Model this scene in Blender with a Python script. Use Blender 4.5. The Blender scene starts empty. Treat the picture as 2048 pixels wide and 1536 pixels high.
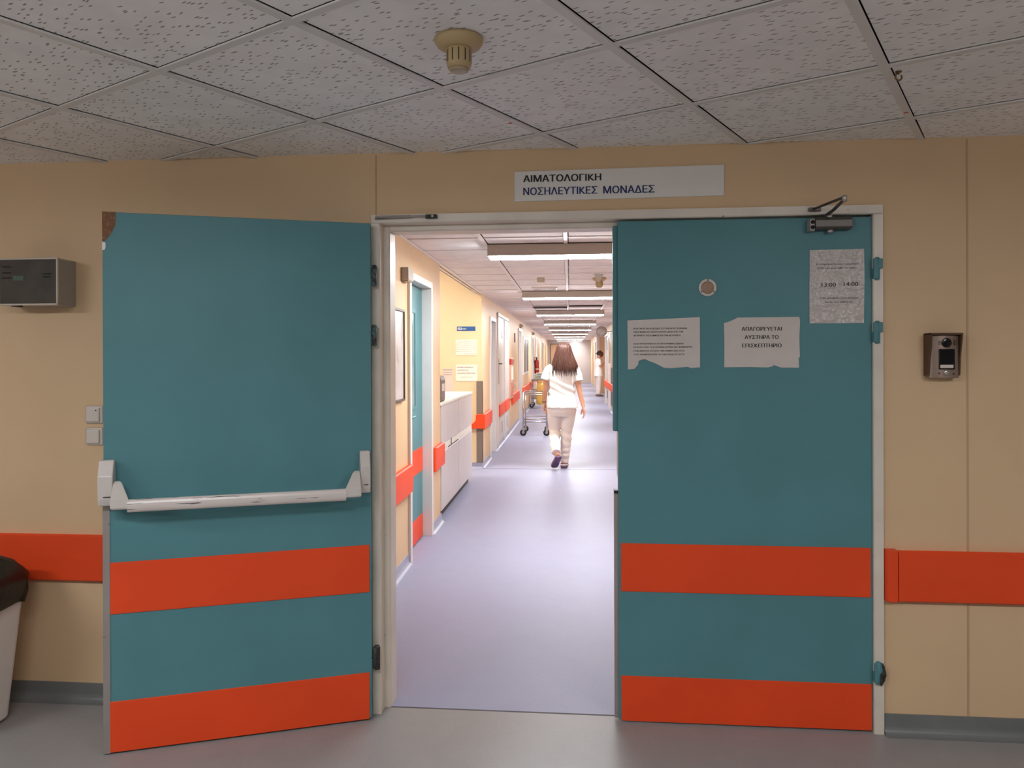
import bpy, bmesh, math, random
from mathutils import Matrix, Vector, noise

S = bpy.context.scene
COL = S.collection
PI = math.pi

# ------------------------------------------------------------------ camera
cam_d = bpy.data.cameras.new('camera')
cam = bpy.data.objects.new('camera', cam_d)
COL.objects.link(cam)
S.camera = cam
cam_d.sensor_fit = 'HORIZONTAL'
cam_d.sensor_width = 36.0
cam_d.lens = 1522.44 / 2048 * 36.0
cam_d.shift_x = (1024 - 1010.33) / 2048
cam_d.shift_y = (712.81 - 768) / 2048
cam_d.clip_start = 0.05
PITCH, ROLL, YAW = -0.0012, -0.0032, -0.0918
fw = Vector((math.sin(YAW) * math.cos(PITCH), math.cos(YAW) * math.cos(PITCH), math.sin(PITCH)))
rt = fw.cross(Vector((0, 0, 1))).normalized()
up = rt.cross(fw)
r2 = math.cos(ROLL) * rt + math.sin(ROLL) * up
u2 = -math.sin(ROLL) * rt + math.cos(ROLL) * up
cam.matrix_world = Matrix(((r2.x, u2.x, -fw.x, 0), (r2.y, u2.y, -fw.y, -3.1795), (r2.z, u2.z, -fw.z, 1.52), (0, 0, 0, 1)))

# ------------------------------------------------------------------ world, exposure, light levels
w = bpy.data.worlds.new('world')
S.world = w
w.use_nodes = True
w.node_tree.nodes['Background'].inputs[0].default_value = (0.5, 0.47, 0.45, 1)
w.node_tree.nodes['Background'].inputs[1].default_value = 0.0
S.view_settings.view_transform = 'Standard'
S.view_settings.look = 'None'
S.view_settings.gamma = 1.0
S.view_settings.exposure = 0.0
S.cycles.use_denoising = True
S.cycles.max_bounces = 10
S.cycles.diffuse_bounces = 6
S.cycles.sample_clamp_indirect = 4.0
CORRIDOR_LAMP = 110.0      # emission of the fluorescent diffusers in the corridor
LOBBY_LAMP = 70.0          # emission of the fluorescent diffusers in the lobby
ALCOVE_LAMP = 72.0

TH = 0.0075
CR = Matrix.Rotation(TH, 4, 'Z')

# ------------------------------------------------------------------ materials
def srgb(r, g, b):
    f = lambda c: (c / 255 / 12.92) if c / 255 <= 0.04045 else ((c / 255 + 0.055) / 1.055) ** 2.4
    return (f(r), f(g), f(b))

def mat(name, col, rough=0.5, metal=0.0, spec=0.5, var=0.04, scale=6.0, bump=0.0, bscale=200.0, emit=None, stretch=None, coat=0.0):
    m = bpy.data.materials.new(name)
    m.use_nodes = True
    nt = m.node_tree
    b = nt.nodes['Principled BSDF']
    b.inputs['Roughness'].default_value = rough
    b.inputs['Metallic'].default_value = metal
    b.inputs['Specular IOR Level'].default_value = spec
    b.inputs['Coat Weight'].default_value = coat
    tc = nt.nodes.new('ShaderNodeTexCoord')
    vec = tc.outputs['Object']
    if stretch:
        mp = nt.nodes.new('ShaderNodeMapping')
        mp.inputs['Scale'].default_value = stretch
        nt.links.new(vec, mp.inputs['Vector'])
        vec = mp.outputs['Vector']
    n = nt.nodes.new('ShaderNodeTexNoise')
    n.inputs['Scale'].default_value = scale
    n.inputs['Detail'].default_value = 5
    nt.links.new(vec, n.inputs['Vector'])
    r = nt.nodes.new('ShaderNodeValToRGB')
    r.color_ramp.elements[0].position = 0.3
    r.color_ramp.elements[1].position = 0.7
    r.color_ramp.elements[0].color = tuple(max(0, c * (1 - var)) for c in col) + (1,)
    r.color_ramp.elements[1].color = tuple(min(1, c * (1 + var)) for c in col) + (1,)
    nt.links.new(n.outputs['Fac'], r.inputs['Fac'])
    nt.links.new(r.outputs['Color'], b.inputs['Base Color'])
    if bump:
        n2 = nt.nodes.new('ShaderNodeTexNoise')
        n2.inputs['Scale'].default_value = bscale
        nt.links.new(vec, n2.inputs['Vector'])
        bp = nt.nodes.new('ShaderNodeBump')
        bp.inputs['Strength'].default_value = bump
        bp.inputs['Distance'].default_value = 0.01
        nt.links.new(n2.outputs['Fac'], bp.inputs['Height'])
        nt.links.new(bp.outputs['Normal'], b.inputs['Normal'])
    if emit:
        b.inputs['Emission Color'].default_value = emit[0] + (1,)
        b.inputs['Emission Strength'].default_value = emit[1]
    m['ramp'] = r.name
    return m

def mix_mask(m, col2, kind='scratch', scale=40.0, thr=0.68, stretch=(1, 1, 1), soft=0.02):
    """wear with a shape of its own: scratches, chips, specks of another colour"""
    nt = m.node_tree
    b = nt.nodes['Principled BSDF']
    old = b.inputs['Base Color'].links[0].from_socket
    tc = nt.nodes.new('ShaderNodeTexCoord')
    mp = nt.nodes.new('ShaderNodeMapping')
    mp.inputs['Scale'].default_value = stretch
    nt.links.new(tc.outputs['Object'], mp.inputs['Vector'])
    n = nt.nodes.new('ShaderNodeTexNoise')
    n.inputs['Scale'].default_value = scale
    n.inputs['Detail'].default_value = 3
    nt.links.new(mp.outputs['Vector'], n.inputs['Vector'])
    r = nt.nodes.new('ShaderNodeValToRGB')
    r.color_ramp.elements[0].position = thr
    r.color_ramp.elements[1].position = min(1, thr + soft)
    nt.links.new(n.outputs['Fac'], r.inputs['Fac'])
    mx = nt.nodes.new('ShaderNodeMix')
    mx.data_type = 'RGBA'
    nt.links.new(r.outputs['Color'], mx.inputs['Factor'])
    nt.links.new(old, mx.inputs['A'])
    mx.inputs['B'].default_value = col2 + (1,)
    nt.links.new(mx.outputs['Result'], b.inputs['Base Color'])
    return m

M = {}
M['wall'] = mat('wall_paint', (0.68, 0.475, 0.285), 0.5, var=0.03, scale=2.5, spec=0.35)
M['seam'] = mat('seam_sealant', (0.50, 0.335, 0.19), 0.6, var=0.05)  # darker beige standing for the shade in the panel grooves
M['wall_far'] = mat('end_wall_paint', (0.46, 0.40, 0.385), 0.32, var=0.03, scale=2.0)
M['alcove'] = mat('alcove_paint', (0.80, 0.62, 0.38), 0.5, var=0.02)
M['teal'] = mix_mask(mat('teal_laminate', (0.09, 0.235, 0.262), 0.45, spec=0.3, var=0.06, scale=3.0), (0.4, 0.5, 0.5), scale=14, thr=0.775, stretch=(1, 1, 6), soft=0.03)
M['orange'] = mix_mask(mat('orange_vinyl', (0.80, 0.070, 0.015), 0.45, spec=0.3, var=0.05, scale=3.0), (0.8, 0.3, 0.15), scale=13, thr=0.79, stretch=(1, 1, 6), soft=0.02)
M['frame'] = mix_mask(mat('cream_frame_paint', (0.72, 0.64, 0.55), 0.35, var=0.08, scale=5.0), (0.07, 0.055, 0.045), scale=30, thr=0.73, stretch=(2, 2, 0.6), soft=0.03)
M['white'] = mat('white_paint', (0.72, 0.69, 0.67), 0.35, var=0.03)
M['offwhite'] = mat('offwhite_lobby_paint', (0.56, 0.53, 0.50), 0.5, var=0.03)
M['whitedoor'] = mat('pale_door_laminate', (0.58, 0.53, 0.50), 0.35, var=0.03)
M['counter'] = mat('counter_laminate', (0.60, 0.55, 0.55), 0.35, var=0.03)
M['top'] = mat('countertop', (0.85, 0.82, 0.72), 0.3, var=0.02)
M['grey'] = mix_mask(mat('grey_metal_guard', (0.34, 0.30, 0.28), 0.45, metal=0.3, var=0.08), (0.06, 0.05, 0.045), scale=45, thr=0.74)
M['brown'] = mat('brown_grey_guard', (0.20, 0.155, 0.125), 0.5, var=0.05)
M['steel'] = mat('brushed_steel', (0.50, 0.46, 0.44), 0.3, metal=0.85, var=0.06)
M['darksteel'] = mat('dark_closer_metal', (0.12, 0.105, 0.095), 0.4, metal=0.6, var=0.1)
M['blackm'] = mat('black_rubber', (0.012, 0.011, 0.011), 0.5, var=0.1)
M['grime'] = mat('grimy_hinge_metal', (0.045, 0.045, 0.043), 0.6, metal=0.3, var=0.6, scale=60)
M['barwhite'] = mat('white_enamel', (0.62, 0.56, 0.52), 0.32, var=0.04)
M['barworn'] = mix_mask(mat('worn_white_enamel', (0.66, 0.58, 0.55), 0.3, var=0.04), (0.02, 0.017, 0.016), scale=9, thr=0.632, stretch=(0.55, 14, 14), soft=0.01)
M['paper'] = mat('paper', (0.61, 0.54, 0.50), 0.6, var=0.03, scale=12)
M['paperglossy'] = mat('plastic_sleeve_paper', (0.54, 0.48, 0.45), 0.25, var=0.05, scale=12, bump=1.0, bscale=34)
M['notice'] = mat('notice_paper', (0.90, 0.80, 0.70), 0.6, var=0.02)
M['pinkpaper'] = mat('pink_paper', (0.80, 0.58, 0.52), 0.6, var=0.06)
M['ink'] = mat('black_ink', (0.018, 0.014, 0.013), 0.6, var=0.1)
M['inkgrey'] = mat('grey_ink', (0.09, 0.075, 0.07), 0.6, var=0.1)
M['inkblue'] = mat('blue_ink', (0.010, 0.018, 0.115), 0.5, var=0.1)
M['sign'] = mat('sign_plate', (0.74, 0.70, 0.66), 0.45, var=0.02)
M['bluesign'] = mat('blue_sign_plate', (0.015, 0.09, 0.30), 0.4, var=0.03)
M['whiteink'] = mat('white_lettering', (0.8, 0.8, 0.8), 0.5, var=0.02)
M['chipwood'] = mix_mask(mat('bare_chipboard', (0.20, 0.095, 0.045), 0.8, var=0.2, scale=60), (0.30, 0.16, 0.09), scale=90, thr=0.6)
M['switch'] = mat('white_plastic', (0.66, 0.58, 0.52), 0.35, var=0.02)
M['panelbox'] = mat('grey_plastic_case', (0.38, 0.35, 0.32), 0.45, var=0.03)
M['panelrim'] = mat('pale_plastic_rim', (0.56, 0.47, 0.38), 0.4, var=0.03)
M['smoked'] = mat('smoked_window', (0.055, 0.043, 0.032), 0.45, spec=0.25, var=0.3, scale=10)
M['greenled'] = mat('unlit_green_display', (0.012, 0.05, 0.022), 0.3, var=0.3, scale=60)
M['bronze'] = mat('bronze_metal', (0.30, 0.215, 0.17), 0.38, metal=0.55, var=0.06)
M['bronzedark'] = mat('dark_bronze_hood', (0.115, 0.06, 0.035), 0.45, metal=0.4, var=0.08)
M['lens'] = mat('black_glass', (0.006, 0.005, 0.005), 0.12, var=0.1)
M['detector'] = mat('yellowed_plastic', (0.48, 0.35, 0.18), 0.45, var=0.04)
M['slot'] = mat('dark_slot', (0.012, 0.008, 0.005), 0.8, var=0.1)
M['lensglass'] = mat('detector_lens', (0.38, 0.30, 0.20), 0.3, var=0.05)
M['brass'] = mat('tarnished_brass', (0.22, 0.12, 0.05), 0.4, metal=0.7, var=0.1)
M['redtape'] = mat('red_tape', (0.60, 0.06, 0.03), 0.5, var=0.05)
M['daylight'] = mat('daylit_pane', (0.9, 0.9, 0.9), 0.3, var=0.0, emit=((0.95, 0.98, 1.0), 6.0))  # emission for the added bay pane, brightens the corridor end
M['red'] = mat('red_enamel', (0.42, 0.022, 0.018), 0.3, var=0.05)
M['vent'] = mat('dark_vent', (0.035, 0.024, 0.024), 0.6, var=0.1)
M['ventpale'] = mat('pale_vent', (0.42, 0.37, 0.35), 0.5, var=0.05)
M['housing'] = mat('lamp_housing', (0.44, 0.39, 0.34), 0.4, var=0.03)
M['diff'] = mat('lit_diffuser', (0.9, 0.9, 0.9), 0.4, var=0.0, emit=((0.95, 0.98, 1.0), CORRIDOR_LAMP))
M['diff_lobby'] = mat('lit_lobby_diffuser', (0.9, 0.9, 0.9), 0.4, var=0.0, emit=((0.96, 0.985, 1.0), LOBBY_LAMP))
M['diff_alcove'] = mat('lit_alcove_diffuser', (0.9, 0.9, 0.9), 0.4, var=0.0, emit=((1.0, 0.95, 0.82), ALCOVE_LAMP))
M['bag'] = mat('black_bin_liner', (0.012, 0.011, 0.010), 0.38, var=0.1, bump=0.6, bscale=14)
M['bin'] = mat('white_bin_plastic', (0.74, 0.66, 0.61), 0.45, var=0.03)
M['glassdark'] = mat('dark_window_glass', (0.10, 0.085, 0.08), 0.4, var=0.2, scale=2, stretch=(1, 4, 0.4))
M['glassteal'] = mat('teal_door_glass', (0.10, 0.20, 0.20), 0.15, var=0.15, scale=3)
M['glassyellow'] = mat('amber_window', (0.34, 0.25, 0.10), 0.25, var=0.2, scale=3)
M['wood'] = mat('pale_wood_veneer', (0.60, 0.36, 0.20), 0.45, var=0.1, scale=3, stretch=(6, 6, 0.5))
M['pictframe'] = mat('dark_picture_frame', (0.07, 0.055, 0.045), 0.4, var=0.1)
M['poster'] = mix_mask(mat('poster_print', (0.52, 0.47, 0.46), 0.3, var=0.1, scale=3, stretch=(1, 1, 4)), (0.33, 0.28, 0.28), scale=4, thr=0.62, stretch=(1, 2, 1.2), soft=0.12)
M['clockface'] = mat('clock_face', (0.60, 0.56, 0.52), 0.4, var=0.03)
M['linen'] = mat('teal_white_linen', (0.62, 0.74, 0.72), 0.8, var=0.25, scale=12)
M['yellowbag'] = mat('yellow_sack', (0.95, 0.66, 0.13), 0.45, var=0.08, bump=0.4, bscale=20)
M['skin'] = mat('skin', (0.56, 0.27, 0.17), 0.5, var=0.06, scale=12)
M['hair'] = mat('brown_hair', (0.062, 0.025, 0.018), 0.42, spec=0.25, var=0.45, scale=26, stretch=(5, 5, 0.35))
M['hairdark'] = mat('dark_brown_hair', (0.055, 0.016, 0.012), 0.4, var=0.4, scale=30, stretch=(5, 5, 0.5))
M['tunic'] = mat('white_tunic_cotton', (0.88, 0.86, 0.84), 0.85, var=0.015, bump=0.08, bscale=120)
M['trouser'] = mat('offwhite_trouser_cotton', (0.76, 0.68, 0.64), 0.85, var=0.02, bump=0.08, bscale=120)
M['clog'] = mat('purple_clog_rubber', (0.115, 0.055, 0.135), 0.5, var=0.1)
M['clogwhite'] = mat('white_clog_strap', (0.75, 0.68, 0.72), 0.5, var=0.05)
M['strap'] = mat('dark_watch_strap', (0.03, 0.02, 0.016), 0.5, var=0.1)
M['eye'] = mat('eye_white', (0.8, 0.78, 0.75), 0.2, var=0.02)

def floor_mat(name, col, rough, var, spec=0.2):
    m = mat(name, col, rough, var=var, scale=9, spec=spec)
    nt = m.node_tree
    b = nt.nodes['Principled BSDF']
    tc = nt.nodes['Texture Coordinate']
    n = nt.nodes.new('ShaderNodeTexNoise')
    n.inputs['Scale'].default_value = 3.0
    n.inputs['Detail'].default_value = 6
    nt.links.new(tc.outputs['Object'], n.inputs['Vector'])
    mr = nt.nodes.new('ShaderNodeMapRange')
    mr.inputs['From Min'].default_value = 0.3
    mr.inputs['From Max'].default_value = 0.7
    mr.inputs['To Min'].default_value = rough - 0.015
    mr.inputs['To Max'].default_value = rough + 0.02
    nt.links.new(n.outputs['Fac'], mr.inputs['Value'])
    nt.links.new(mr.outputs['Result'], b.inputs['Roughness'])
    # fine vinyl chips
    mix_mask(m, tuple(min(1, c * 0.86) for c in col), scale=130, thr=0.58, soft=0.10)
    n2 = nt.nodes.new('ShaderNodeTexNoise')
    n2.inputs['Scale'].default_value = 5
    nt.links.new(tc.outputs['Object'], n2.inputs['Vector'])
    bp = nt.nodes.new('ShaderNodeBump')
    bp.inputs['Strength'].default_value = 0.02
    bp.inputs['Distance'].default_value = 0.02
    nt.links.new(n2.outputs['Fac'], bp.inputs['Height'])
    nt.links.new(bp.outputs['Normal'], b.inputs['Normal'])
    return m
M['floor_lobby'] = floor_mat('grey_vinyl', (0.30, 0.285, 0.28), 0.30, 0.03)
M['floor_corr'] = floor_mat('lavender_vinyl', (0.315, 0.32, 0.44), 0.42, 0.015, 0.12)
M['cove_lobby'] = mat('grey_vinyl_cove', (0.17, 0.175, 0.172), 0.3, var=0.08)
M['cove_corr'] = mat('blue_grey_vinyl_cove', (0.33, 0.34, 0.45), 0.3, var=0.05)
M['joint'] = mat('dark_joint', (0.05, 0.045, 0.05), 0.7, var=0.1)

def tile_mat(name, col, fissures):
    m = mat(name, col, 0.9, var=0.05, scale=9, spec=0.2)
    if fissures:
        nt = m.node_tree
        b = nt.nodes['Principled BSDF']
        tc = nt.nodes['Texture Coordinate']
        old = b.inputs['Base Color'].links[0].from_socket
        mp = nt.nodes.new('ShaderNodeMapping')
        mp.inputs['Rotation'].default_value = (0, 0, 0.35)
        mp.inputs['Scale'].default_value = (24, 85, 1)
        nz = nt.nodes.new('ShaderNodeTexNoise')
        nz.inputs['Scale'].default_value = 14
        nt.links.new(tc.outputs['Object'], nz.inputs['Vector'])
        vm = nt.nodes.new('ShaderNodeVectorMath')
        vm.operation = 'MULTIPLY_ADD'
        vm.inputs[1].default_value = (0.022, 0.022, 0)
        nt.links.new(nz.outputs['Color'], vm.inputs[0])
        nt.links.new(tc.outputs['Object'], vm.inputs[2])
        nt.links.new(vm.outputs['Vector'], mp.inputs['Vector'])
        v = nt.nodes.new('ShaderNodeTexVoronoi')
        v.voronoi_dimensions = '2D'
        v.inputs['Scale'].default_value = 1.0
        nt.links.new(mp.outputs['Vector'], v.inputs['Vector'])
        lt = nt.nodes.new('ShaderNodeMath')
        lt.operation = 'LESS_THAN'
        lt.inputs[1].default_value = 0.21
        nt.links.new(v.outputs['Distance'], lt.inputs[0])
        sep = nt.nodes.new('ShaderNodeSeparateColor')
        nt.links.new(v.outputs['Color'], sep.inputs[0])
        g = nt.nodes.new('ShaderNodeMath')
        g.operation = 'GREATER_THAN'
        g.inputs[1].default_value = 0.62
        nt.links.new(sep.outputs[0], g.inputs[0])
        mu = nt.nodes.new('ShaderNodeMath')
        mu.operation = 'MULTIPLY'
        nt.links.new(lt.outputs[0], mu.inputs[0])
        nt.links.new(g.outputs[0], mu.inputs[1])
        mx = nt.nodes.new('ShaderNodeMix')
        mx.data_type = 'RGBA'
        nt.links.new(mu.outputs[0], mx.inputs['Factor'])
        nt.links.new(old, mx.inputs['A'])
        mx.inputs['B'].default_value = (col[0] * 0.42, col[1] * 0.40, col[2] * 0.38, 1)
        nt.links.new(mx.outputs['Result'], b.inputs['Base Color'])
    return m
M['tile'] = tile_mat('fissured_ceiling_tile', (0.86, 0.84, 0.82), True)
M['tile_corr'] = tile_mat('plain_ceiling_tile', (0.82, 0.77, 0.77), False)
M['tbar'] = mat('ceiling_grid_paint', (0.70, 0.67, 0.64), 0.5, var=0.03)
M['tbar_corr'] = mat('corridor_grid_paint', (0.84, 0.79, 0.78), 0.5, var=0.03)
M['void'] = mat('dark_plenum', (0.02, 0.017, 0.015), 0.9, var=0.1)

# ------------------------------------------------------------------ mesh building
class MB:
    def __init__(self):
        self.bm = bmesh.new()
        self.mi = 0
    def _faces(self, fs, smooth=False):
        for f in fs:
            f.material_index = self.mi
            f.smooth = smooth
    def box(self, x0, x1, y0, y1, z0, z1, bev=0.0, seg=2):
        c = [(x, y, z) for x in (x0, x1) for y in (y0, y1) for z in (z0, z1)]
        vs = [self.bm.verts.new(p) for p in c]
        q = [(0, 1, 3, 2), (4, 6, 7, 5), (0, 4, 5, 1), (2, 3, 7, 6), (0, 2, 6, 4), (1, 5, 7, 3)]
        fs = [self.bm.faces.new([vs[i] for i in f]) for f in q]
        bmesh.ops.recalc_face_normals(self.bm, faces=fs)
        self._faces(fs)
        if bev:
            es = list({e for f in fs for e in f.edges})
            r = bmesh.ops.bevel(self.bm, geom=es, offset=bev, segments=seg, affect='EDGES', profile=0.5)
            self._faces(r['faces'])
        return self
    def prism(self, poly, axis, a0, a1, bev=0.0):
        """poly: 2D points; axis 'x': (y,z), 'y': (x,z), 'z': (x,y)"""
        def P(p, a):
            return {'x': (a, p[0], p[1]), 'y': (p[0], a, p[1]), 'z': (p[0], p[1], a)}[axis]
        A = [self.bm.verts.new(P(p, a0)) for p in poly]
        B = [self.bm.verts.new(P(p, a1)) for p in poly]
        n = len(poly)
        fs = [self.bm.faces.new(A), self.bm.faces.new(list(reversed(B)))]
        for i in range(n):
            fs.append(self.bm.faces.new([A[i], B[i], B[(i + 1) % n], A[(i + 1) % n]]))
        bmesh.ops.recalc_face_normals(self.bm, faces=fs)
        self._faces(fs)
        if bev:
            es = list({e for f in fs for e in f.edges})
            r = bmesh.ops.bevel(self.bm, geom=es, offset=bev, segments=2, affect='EDGES', profile=0.5)
            self._faces(r['faces'])
        return self
    def rings(self, rings, cap=True, smooth=True):
        R = [[self.bm.verts.new(p) for p in r] for r in rings]
        n = len(R[0])
        fs = []
        for a, b in zip(R, R[1:]):
            for i in range(n):
                fs.append(self.bm.faces.new([a[i], a[(i + 1) % n], b[(i + 1) % n], b[i]]))
        if cap:
            fs.append(self.bm.faces.new(list(reversed(R[0]))))
            fs.append(self.bm.faces.new(R[-1]))
        bmesh.ops.recalc_face_normals(self.bm, faces=fs)
        self._faces(fs, smooth)
        return self
    def tube(self, pts, r, n=10, smooth=True, flat=None, cap=True):
        """tube along a polyline; r a number or list; flat=(rx_factor, ref vector) for elliptic sections"""
        pts = [Vector(p) for p in pts]
        rs = r if isinstance(r, (list, tuple)) else [r] * len(pts)
        out = []
        ref = None
        for i, p in enumerate(pts):
            a = pts[max(0, i - 1)]
            b = pts[min(len(pts) - 1, i + 1)]
            t = (b - a).normalized()
            if ref is None:
                ref = Vector(flat[1]) if flat else (Vector((0, 0, 1)) if abs(t.z) < 0.9 else Vector((0, 1, 0)))
            u = (ref - t * ref.dot(t))
            u = u.normalized() if u.length > 1e-6 else t.orthogonal().normalized()
            ref = u
            v = t.cross(u)
            k = flat[0] if flat else 1.0
            out.append([p + u * (rs[i] * math.cos(2 * PI * j / n)) * k + v * (rs[i] * math.sin(2 * PI * j / n)) for j in range(n)])
        return self.rings(out, cap=cap, smooth=smooth)
    def limb(self, pts, rs, n=14):
        """capped tapered tube with round ends"""
        pts = [Vector(p) for p in pts]
        d0 = (pts[0] - pts[1]).normalized()
        d1 = (pts[-1] - pts[-2]).normalized()
        P = [pts[0] + d0 * rs[0] * 0.85, pts[0] + d0 * rs[0] * 0.5] + pts + [pts[-1] + d1 * rs[-1] * 0.5, pts[-1] + d1 * rs[-1] * 0.85]
        Rr = [rs[0] * 0.45, rs[0] * 0.85] + list(rs) + [rs[-1] * 0.85, rs[-1] * 0.45]
        return self.tube(P, Rr, n)
    def lathe(self, prof, c=(0, 0, 0), axis='z', n=28, smooth=True):
        """prof: list of (radius, height)"""
        out = []
        for r, h in prof:
            ring = []
            for j in range(n):
                a = 2 * PI * j / n
                x, y = r * math.cos(a), r * math.sin(a)
                p = {'z': (x, y, h), 'y': (x, h, y), 'x': (h, x, y)}[axis]
                ring.append((c[0] + p[0], c[1] + p[1], c[2] + p[2]))
            out.append(ring)
        return self.rings(out, smooth=smooth)
    def ell(self, c, r, n=16, m=10, rot=None):
        out = []
        for i in range(1, m):
            a = PI * i / m
            ring = []
            for j in range(n):
                b = 2 * PI * j / n
                p = Vector((r[0] * math.sin(a) * math.cos(b), r[1] * math.sin(a) * math.sin(b), r[2] * math.cos(a)))
                if rot:
                    p = rot @ p
                ring.append(Vector(c) + p)
            out.append(ring)
        return self.rings(out)
    def mesh(self, name):
        me = bpy.data.meshes.new(name)
        self.bm.to_mesh(me)
        self.bm.free()
        return me
    def build(self, name, mats, parent=None, label=None):
        me = self.mesh(name)
        for m in (mats if isinstance(mats, (list, tuple)) else [mats]):
            me.materials.append(M[m] if isinstance(m, str) else m)
        o = bpy.data.objects.new(name, me)
        COL.objects.link(o)
        if parent:
            o.parent = parent
        if label:
            o['label'] = label
        return o

def place(o, loc=(0, 0, 0), rz=0.0, cor=False):
    m = Matrix.Translation(loc) @ Matrix.Rotation(rz, 4, 'Z')
    o.matrix_world = (CR @ m) if cor else m
    return o

def tag(o, label, cat, group=None, kind=None):
    o['label'] = label
    o['category'] = cat
    if group:
        o['group'] = group
    if kind:
        o['kind'] = kind
    return o

def thing(name, label, cat, loc=(0, 0, 0), rz=0.0, group=None, cor=False, kind=None):
    o = bpy.data.objects.new(name, None)
    o.empty_display_size = 0.1
    COL.objects.link(o)
    place(o, loc, rz, cor)
    return tag(o, label, cat, group, kind)

def struct(mb, name, mats, cor=False, parent=None, loc=(0, 0, 0), rz=0.0):
    o = mb.build(name, mats, parent)
    if not parent:
        o['kind'] = 'structure'
        place(o, loc, rz, cor)
    return o

def text_line(name, lines, material, parent, plane='front', bold=0.0, depth=0.0012, y=0.0):
    """lines: (string, x0, x1, z_base, height): capitals of that height fitted between x0 and x1; stands in the local xz plane facing -y"""
    bm = bmesh.new()
    for s, x0, x1, z0, hgt in lines:
        cu = bpy.data.curves.new('lettering', 'FONT')
        cu.body = s.replace('\u039a', 'K')
        cu.resolution_u = 3
        ob = bpy.data.objects.new('lettering_tmp', cu)
        COL.objects.link(ob)
        dg = bpy.context.evaluated_depsgraph_get()
        me = bpy.data.meshes.new_from_object(ob.evaluated_get(dg))
        bpy.data.objects.remove(ob)
        bpy.data.curves.remove(cu)
        xs = [v.co.x for v in me.vertices]
        cap = 0.729
        sx = (x1 - x0) / (max(xs) - min(xs))
        sy = hgt / cap
        mn = min(xs)
        for v in me.vertices:
            v.co = Vector((x0 + (v.co.x - mn) * sx, y, z0 + v.co.y * sy))
        # heavier strokes: the same letters again, a hair to each side
        for k, off in enumerate((0.0, bold * hgt * 2.2, -bold * hgt * 2.2) if bold > 0 else (0.0,)):
            m2 = me.copy()
            for v in m2.vertices:
                v.co.x += off
                v.co.y -= 0.00003 * k
            bm.from_mesh(m2)
            bpy.data.meshes.remove(m2)
        bpy.data.meshes.remove(me)
    r = bmesh.ops.extrude_face_region(bm, geom=list(bm.faces))
    bmesh.ops.translate(bm, verts=[v for v in r['geom'] if isinstance(v, bmesh.types.BMVert)], vec=(0, -depth, 0))
    bmesh.ops.recalc_face_normals(bm, faces=list(bm.faces))
    me = bpy.data.meshes.new(name)
    bm.to_mesh(me)
    bm.free()
    me.materials.append(M[material])
    o = bpy.data.objects.new(name, me)
    COL.objects.link(o)
    o.parent = parent
    return o

def text_mesh(name, lines, material, parent, **kw):
    for l in lines:
        text_line(name, [l], material, parent, **kw)

rnd = random.Random(7)

# ================================================================== SETTING
ZC, ZCC = 2.375, 2.35
# floors
mb = MB(); mb.box(-4.6, 4.2, -7.0, 0.056, -0.1, 0.0)
struct(mb, 'floor', 'floor_lobby')
mb = MB(); mb.box(-4.2, 1.9, 0.06, 39.0, -0.1, 0.0)
struct(mb, 'floor', 'floor_corr')
mb = MB(); mb.box(-0.80, 1.2, 0.052, 0.062, -0.05, 0.0006)
struct(mb, 'trim_1', 'joint')
mb = MB(); mb.box(-1.19, 1.1, 6.99, 7.004, -0.05, 0.0008)
struct(mb, 'trim_2', 'joint', cor=True)

# lobby walls
OL, OR, OT = -0.850, 1.214, 2.107
mb = MB()
mb.box(-4.6, OL, 0.0, 0.14, 0, 2.5)
mb.box(OR, 4.2, 0.0, 0.14, 0, 2.5)
mb.box(OL, OR, 0.0, 0.14, OT, 2.5)
struct(mb, 'wall_front', 'wall')
mb = MB(); mb.box(-4.7, -4.6, -7.0, 0.14, 0, 2.5); struct(mb, 'wall_left', 'offwhite')
mb = MB(); mb.box(4.2, 4.3, -7.0, 0.14, 0, 2.5); struct(mb, 'wall_right', 'offwhite')
mb = MB(); mb.box(-4.7, 4.3, -7.1, -7.0, 0, 2.5); struct(mb, 'wall_back', 'offwhite')
# thin strips where the wall panels meet, the groove's shade put into their colour
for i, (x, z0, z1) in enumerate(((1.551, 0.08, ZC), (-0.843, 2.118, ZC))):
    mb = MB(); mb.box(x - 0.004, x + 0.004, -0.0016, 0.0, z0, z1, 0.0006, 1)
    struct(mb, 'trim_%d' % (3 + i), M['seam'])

def cove(mb, a0, a1, axis, pos, sgn, h=0.08, r=0.035, t=0.006):
    """skirting with a rounded foot running along axis; pos: wall face; sgn: side the room is on"""
    pts = [(pos, 0.0), (pos, h), (pos + sgn * t, h)]
    for k in range(7):
        a = PI / 2 * k / 6
        pts.append((pos + sgn * (t + r - r * math.cos(a)), 0.0012 + r - r * math.sin(a)))
    pts.append((pos + sgn * (t + r), 0.0))
    mb.prism(pts, axis, a0, a1)
mb = MB(); cove(mb, -4.6, -0.862, 'x', 0.0, -1); struct(mb, 'baseboard_left', 'cove_lobby')
mb = MB(); cove(mb, 1.228, 4.2, 'x', 0.0, -1); struct(mb, 'baseboard_right', 'cove_lobby')

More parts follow.
